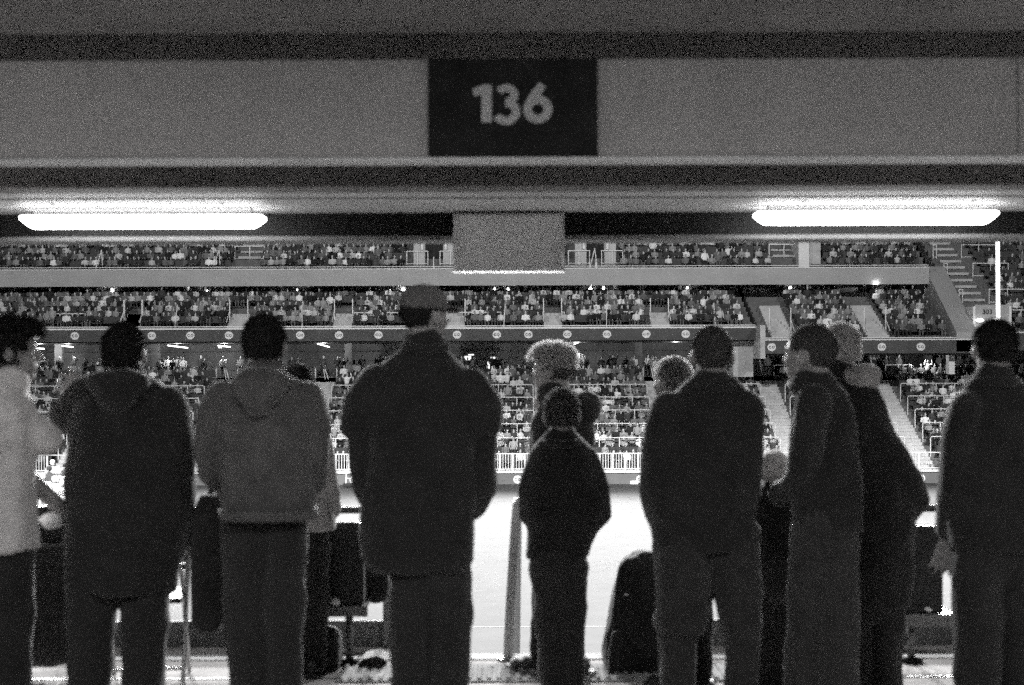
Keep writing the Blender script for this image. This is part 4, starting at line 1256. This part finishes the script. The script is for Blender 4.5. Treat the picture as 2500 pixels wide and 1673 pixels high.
# wheelchair at the lower left
wc = empty('wheelchair', (X(100, 7.1), 7.1, 0), .25); tag(wc, 'dark wheelchair with chrome frame at the lower left', 'wheelchair')
def wpart(mb, name, m, parent=None, sm=True):
    me = mb.mesh(name, m, sm); return link(name, me, parent or wc)
for s in (-1, 1):
    ring = [(s * .30, .30 * math.cos(a), .305 + .30 * math.sin(a)) for a in [2 * math.pi * k / 32 for k in range(33)]]
    w = wpart(MB().sweep(ring, .014, 8, caps=False), 'wheel', M['rubber'])
    ring2 = [(s * .325, .265 * math.cos(a), .305 + .265 * math.sin(a)) for a in [2 * math.pi * k / 32 for k in range(33)]]
    wpart(MB().sweep(ring2, .008, 6, caps=False), 'push_rim', M['chrome'], w)
    sp = MB()
    for k in range(12):
        a = 2 * math.pi * k / 12
        sp.sweep([(s * .30, 0, .305), (s * .30, .29 * math.cos(a), .305 + .29 * math.sin(a))], .0022, 5, caps=False)
    wpart(sp, 'spokes', M['chrome'], w)
    wpart(MB().sweep([(s * .24, -.10, .30), (s * .24, -.10, .92), (s * .24, -.22, .94)], .013, 8), 'back_post', M['chrome'])
    wpart(MB().sweep([(s * .24, -.22, .94), (s * .24, -.33, .94)], .018, 8), 'push_handle', M['rubber'])
    wpart(MB().box(s * .25 - .03, s * .25 + .03, -.08, .30, .66, .70), 'armrest', M['chairpad'], None, False)
    wpart(MB().sweep([(s * .24, -.1, .5), (s * .24, .36, .48), (s * .22, .5, .16)], .013, 8), 'side_frame', M['chrome'])
    cr = [(s * .22, .42 + .075 * math.cos(a), .085 + .075 * math.sin(a)) for a in [2 * math.pi * k / 20 for k in range(21)]]
    wpart(MB().sweep(cr, .012, 6, caps=False), 'caster', M['rubber'])
    wpart(MB().box(s * .12 - .08, s * .12 + .08, .5, .66, .12, .135), 'footrest', M['rail_dark'], None, False)
wpart(MB().box(-.22, .22, -.08, .34, .46, .52), 'seat', M['chairpad'], None, False)
wpart(MB().box(-.23, .23, -.12, -.08, .5, .92), 'backrest', M['chairpad'], None, False)
bp_ = remesh(MB().loft([(0, -.20, z_, w_, d_) for z_, w_, d_ in ((.16, .17, .06), (.20, .22, .09), (.45, .235, .10), (.66, .22, .09), (.74, .15, .05))], 24, 3), 'hanging_bag', CM['black2'], .012, 3, .008, 8, seed=41); link('hanging_bag', bp_, wc)

# ================================================================== far figures
def low_figure(pose, r, bulk=1.0, helmet=False, hatted=False):
    """low person facing -Y (towards the camera); origin at the seat (seated) or feet (standing). returns verts, faces, zone per vertex"""
    mb = MB(); zone = []
    def z(k): zone.extend([k] * (len(mb.v) - len(zone)))
    seated = pose == 'seat'
    hip = 0.0 if seated else 0.86
    lean = r.uniform(-.04, .08)
    w = .20 * bulk
    mb.loft([(0, 0, hip - .06, w * .85, .13), (0, 0, hip + .10, w * .80, .125), (0, -lean * .5, hip + .32, w, .135), (0, -lean, hip + .46, w * 1.02, .115), (0, -lean, hip + .54, .085, .075)], 10, 2.4); z(1)
    tw = r.uniform(-.03, .03)
    hz = hip + .69
    mb.sweep([(0, -lean, hip + .50), (tw * .5, -lean - .01, hip + .60)], .055, 6, caps=False); z(0)
    mb.ell((tw, -lean - .02, hz), (.078, .095, .115), 10, 7); z(0)
    if helmet:
        mb.ell((tw, -lean - .01, hz + .03), (.125, .145, .14), 12, 8); z(3)
        mb.sweep([(tw - .08, -lean - .14, hz - .06), (tw, -lean - .19, hz - .07), (tw + .08, -lean - .14, hz - .06)], .014, 5, caps=False); z(2)
    else:
        mb.ell((tw, -lean + .02, hz + .045), (.088, .10, .095), 10, 6); z(3)
        if hatted: mb.ell((tw, -lean - .06, hz + .05), (.09, .10, .018), 10, 5); z(3)
    for s in (-1, 1):
        sh = (s * w * .98, -lean, hip + .44)
        if pose == 'cheer' or (pose == 'phone' and s > 0):
            el = (s * (w + .12), -lean - .12, hip + .52); ha = (s * (w + .05), -lean - .2, hip + .82 if pose == 'cheer' else hip + .68)
        elif pose == 'clap': el = (s * (w + .06), -.08, hip + .22); ha = (s * .05, -.3, hip + .34)
        elif seated: el = (s * (w + .05), -.02, hip + .17); ha = (s * r.uniform(.04, .14), -.28, hip + r.uniform(.06, .2))
        else: el = (s * (w + .06), .0, hip + .18); ha = (s * (w + r.uniform(-.08, .03)), -.1, hip + r.uniform(-.06, .1))
        mb.sweep([sh, el, ha], [.065 * bulk, .055 * bulk, .042], 6); z(1)
        mb.ell(ha, (.042, .045, .05), 6, 5); z(0)
        if seated:
            mb.sweep([(s * .10, 0, hip + .02), (s * .12, -.40, hip + .04), (s * .11, -.42, hip - .38)], [.085, .07, .05], 6); z(2)
            mb.ell((s * .11, -.48, hip - .40), (.045, .11, .04), 6, 4); z(2)
        else:
            st = r.uniform(-.06, .06)
            mb.sweep([(s * .10, 0, hip), (s * .11, -.02 + st, .46), (s * .12, st, .08)], [.095, .068, .05], 6); z(2)
            mb.ell((s * .12, -.06 + st, .04), (.045, .12, .04), 6, 4); z(2)
    return np.array(mb.v, np.float32), mb.f, np.array(zone)

def tone_mesh(name, V, F, zone, tones):
    me = bpy.data.meshes.new(name)
    me.from_pydata(V.tolist(), [], F)
    at = me.color_attributes.new('tone', 'FLOAT_COLOR', 'POINT')
    c = np.array(tones, np.float32)[zone]
    c = np.stack([c, c, c, np.ones_like(c)], 1)
    at.data.foreach_set('color', c.ravel())
    me.materials.append(M['crowd'])
    for p in me.polygons: p.use_smooth = True
    return me

PR = random.Random(5)
POSES = []
for pose in ('seat', 'seat', 'seat', 'stand', 'stand', 'phone', 'clap', 'cheer'):
    POSES.append((pose, low_figure(pose, PR, PR.uniform(.95, 1.18), False, PR.random() < .3)))
TOPS = [(.90, 'white'), (.62, 'pale'), (.34, 'light grey'), (.18, 'grey'), (.06, 'dark'), (.025, 'black')]
TOPW = [.085, .07, .13, .23, .31, .175]
HAIRS = [.03, .05, .09, .25, .5]
VARIANTS = {}
def variant(pi, ti, hi):
    k = (pi, ti, hi)
    if k not in VARIANTS:
        V, F, zn = POSES[pi][1]
        VARIANTS[k] = tone_mesh('spectator', V, F, zn, [.55, TOPS[ti][0], [.03, .06, .14][(pi + ti + hi) % 3], HAIRS[hi]])
    return VARIANTS[k]

def covered(px, py):
    for x0, x1, y0, y1 in COVER:
        if x0 <= px <= x1 and y0 <= py <= y1: return True
    return False
def project(x, y, z): return 1250 + x * FPX / y, HOR + (EYE - z) * FPX / y

spots = []      # (x, y, z_tread, tier, row)
seats = []
def fill(rows, x0, x1, tier, gaps, occ, pitch=.41, stand_p=.15, rail_up=.0):
    for ri, (d, z) in enumerate(rows):
        x = x0 + .3
        while x < x1 - .3:
            if any(abs(x - g) < hw + .22 for g, hw in gaps) and not (tier == 'middle' and len(rows) == 10 and ri > 3):
                x += pitch; continue
            px, py = project(x, d, z + .8)
            if -40 < px < 2540 and py > 500:
                seats.append((x, d + .52, z, tier, ri, px, py))
                if PR.random() < occ:
                    spots.append((x + PR.uniform(-.06, .06), d + .42 + PR.uniform(-.05, .05), z, tier, ri, px, py, PR.random() < stand_p))
            x += pitch
fill(rowsL, SX0, SX1, 'lower', [(a, AW / 2) for a in AIS], .80, stand_p=.22)
fill(mrows, SX0, XB - .5, 'middle', [(x, .5) for x in mvom], .86, stand_p=.10)
fill(mrowsR, XB + .2, XE, 'middle', [(X(1900, 90), .8), (X(2130, 90), .8)], .86, stand_p=.10)
fill(urows, SX0, XE, 'upper', [(X(620, 97), .9), (X(1905, 97), .9), (X(1060, 94.2), 1.6), (X(1455, 94.2), 1.6), (X(1978, 94.5), .9)], .85, stand_p=.08)
fill(crow, cx0 + .2, 46, 'corner', [(vx, 1.2)], .5, stand_p=.06)
# people standing on the walkway behind the lower tier
for k in range(150):
    x = PR.uniform(-36, 40); y = PR.uniform(93.6, 97.5)
    px, py = project(x, y, 1.5)
    if -30 < px < 2530: spots.append((x, y, .30, 'walkway', 0, px, py, True))

WORDS = {'lower': 'lower tier', 'middle': 'middle tier', 'upper': 'upper tier', 'corner': 'corner block', 'walkway': 'walkway behind the lower tier'}
ORD = ['front', 'second', 'third', 'fourth', 'fifth', 'sixth', 'seventh', 'eighth', 'ninth', 'tenth', 'eleventh', 'twelfth', 'thirteenth', 'fourteenth']
vis = [s for s in spots if s[3] == 'lower' and not covered(s[5], s[6]) and 0 < s[5] < 2500]
vis.sort(key=lambda s: s[1])
chosen = set(id(s) for s in vis[:300])
nV, nF, nT = [], [], []
voff = 0
PW = {True: [3, 4, 5, 6, 7], False: [0, 1, 2, 0, 1, 2, 6, 0]}
def pick(standing, tier):
    if standing: pi = PR.choices([3, 4, 5, 7], [4, 4, 2, 1])[0]
    else: pi = PR.choice([0, 1, 2])
    return pi, PR.choices(range(6), [.14, .11, .16, .23, .23, .13] if tier == 'lower' else TOPW)[0], PR.choices(range(5), [5, 4, 3, 2, 1])[0]  # lower tier gets paler tops, brightened by colour in place of floodlight
for s in spots:
    x, y, z, tier, ri, px, py, standing = s
    pi, ti, hi = pick(standing, tier)
    zz = z if standing else z + .42
    ang = PR.uniform(-.35, .35); sc = PR.uniform(.76, .88)
    if id(s) in chosen:
        o = link('spectator', variant(pi, ti, hi), None, (x, y, zz if standing else zz))
        o.rotation_euler = (0, 0, ang); o.scale = (sc, sc, sc)
        near = 'near left edge' if px < 600 else 'left of capped person' if px < 1000 else 'left of the boy' if px < 1330 else 'right of the boy' if px < 1600 else 'towards right side'
        tag(o, '%s %s spectator in %s top, %s row, lower tier, %s' % (['black-haired', 'dark-haired', 'brown-haired', 'fair-haired', 'white-haired'][hi], {'seat': 'seated', 'stand': 'standing', 'phone': 'phone-raising', 'clap': 'clapping', 'cheer': 'cheering'}[POSES[pi][0]], TOPS[ti][1], ORD[ri], near), 'spectator', 'spectators in the lower tier')
    else:
        if covered(px, py) and covered(px, py - 12) and tier in ('lower',) and PR.random() < .6: continue
        V, F, zn = POSES[pi][1]
        c, sn = math.cos(ang), math.sin(ang)
        W = np.empty_like(V)
        W[:, 0] = (V[:, 0] * c - V[:, 1] * sn) * sc + x
        W[:, 1] = (V[:, 0] * sn + V[:, 1] * c) * sc + y
        W[:, 2] = V[:, 2] * sc + zz
        nV.append(W)
        nF.append((F, voff)); voff += len(V)
        tn = np.array([PR.uniform(.38, .68), TOPS[ti][0] * PR.uniform(.8, 1.1), PR.choice([.03, .06, .14]), HAIRS[hi]], np.float32)
        nT.append(tn[zn])
CV = np.concatenate(nV); CT = np.concatenate(nT)
me = bpy.data.meshes.new('crowd')
loops = []; starts = []; tot = []
cache = {}
pos = 0
L_all, T_all = [], []
for F, off in nF:
    k = id(F)
    if k not in cache:
        cache[k] = (np.concatenate([np.array(f, np.int32) for f in F]), np.array([len(f) for f in F], np.int32))
    l, t = cache[k]
    L_all.append(l + off); T_all.append(t)
Lp = np.concatenate(L_all); Tt = np.concatenate(T_all)
me.vertices.add(len(CV)); me.vertices.foreach_set('co', CV.ravel())
me.loops.add(len(Lp)); me.loops.foreach_set('vertex_index', Lp)
me.polygons.add(len(Tt)); me.polygons.foreach_set('loop_start', np.concatenate([[0], np.cumsum(Tt)[:-1]]).astype(np.int32)); me.polygons.foreach_set('loop_total', Tt)
me.update(calc_edges=True); me.validate()
at = me.color_attributes.new('tone', 'FLOAT_COLOR', 'POINT')
at.data.foreach_set('color', np.stack([CT, CT, CT, np.ones_like(CT)], 1).ravel().astype(np.float32))
me.materials.append(M['crowd'])
cr = link('crowd', me); tag(cr, 'mass of seated and standing spectators filling the far tiers', 'crowd', kind='stuff')
print('CROWD', len(spots), 'verts', len(CV), 'visible lower', len(vis))

# seats: the nearest visible empty ones singly, the rest joined
sm = MB()
sm.box(-.21, .21, .05, .10, .36, .82); sm.box(-.20, .20, -.26, .06, .38, .43)
SEAT_ME = sm.mesh('seat', M['seat'], False, .0)
occ = set((round(s[0], 0), s[4], s[3]) for s in spots)
ind = [s for s in seats if s[3] == 'lower' and not covered(s[5], s[6] + 8) and 0 < s[5] < 2500]
ind.sort(key=lambda s: s[1])
take = set(id(s) for s in ind[:300])
sv = np.array(sm.v, np.float32); sf = np.array(sm.f, np.int32)
rest = {'lower': [], 'middle': [], 'upper': [], 'corner': []}
for s in seats:
    if id(s) in take:
        o = link('seat', SEAT_ME, ls); o.location = (s[0], s[1], s[2])
    else: rest[s[3]].append(sv + np.array([s[0], s[1], s[2]], np.float32))
for tier, par in (('lower', ls), ('middle', ms), ('upper', us), ('corner', cs)):
    n = len(rest[tier])
    if not n: continue
    V = np.concatenate(rest[tier]); F = np.concatenate([sf + i * len(sv) for i in range(n)])
    me = bpy.data.meshes.new('seat_rows'); me.from_pydata(V.tolist(), [], F.tolist()); me.materials.append(M['seat'])
    o = link('seat_rows', me, par); o['kind'] = 'stuff'

# ---- players at the far left of the field
PV = random.Random(9)
pl = [(104, 66.0, .3), (118, 71, -.4), (131, 64.5, 2.9), (143, 69, 3.0), (150, 62.5, 3.3), (158, 73, .2), (167, 66, -2.7), (128, 75, .6), (172, 71, 2.2)]
NUM = ['81', '7', '54', '22', '88', '12', '63', '35', '90']
DESC = ['turned away beside the pale shirt', 'walking', 'seen from behind, nearest the white bowl', 'in the middle of the group', 'nearest the camera', 'furthest back on the right', 'at the right of the group', 'furthest back on the left', 'at the right edge of the group']
for i, (px, d, a) in enumerate(pl):
    V, F, zn = low_figure('stand' if i % 3 else 'clap', PV, 1.32, True)
    dark = i in (1, 5)
    me = tone_mesh('football_player', V, F, zn, [.35, .12 if dark else .9, .85 if i % 2 else .7, .08 if dark else .88])
    o = link('football_player', me, None, (X(px, d), d, FIELD + .006)); o.rotation_euler = (0, 0, a); o.scale = (1.12, 1.12, 1.12)
    tag(o, 'football player in %s uniform, number %s, %s' % ('dark' if dark else 'white', NUM[i], DESC[i]) if False else 'football player in %s uniform and helmet, %s' % ('dark' if dark else 'white', DESC[i]), 'player', 'football players on the far field')
    nm = link('jersey_number', text_mesh(NUM[i], .28, .003, M['ink']), o)
    nm.location = (0, .145, 1.19); nm.rotation_euler = (math.pi / 2, 0, math.pi)
# small sideline bench by the pitch wall
D = 79.6
sb = empty('sideline_bench', (X(862, D), D, FIELD)); tag(sb, 'small white-framed bench with dark bags at the foot of the pitch wall', 'bench')
x = X(862, D)
MB().box(x - .55, x + .55, D - .2, D + .2, FIELD + .02, FIELD + .22).obj('bags', M['rubber'], sb, bevel=.05)
for q_, h in ((-.42, .95), (.1, .55), (.42, .85)):
    MB().sweep([(x + q_, D, FIELD), (x + q_ * .95, D, FIELD + h)], .035, 6).obj('frame_post', M['whiterail'], sb)
MB().sweep([(x - .42, D, FIELD + .5), (x + .42, D, FIELD + .42)], .03, 6).obj('frame_bar', M['whiterail'], sb)
MB().sweep([(x - .5, D, FIELD + .9), (x - .15, D, FIELD + .8)], .04, 6).obj('frame_bar', M['whiterail'], sb)
MB().sweep([(x + .2, D, FIELD + .7), (x + .5, D, FIELD + .9)], .04, 6).obj('frame_bar', M['whiterail'], sb)
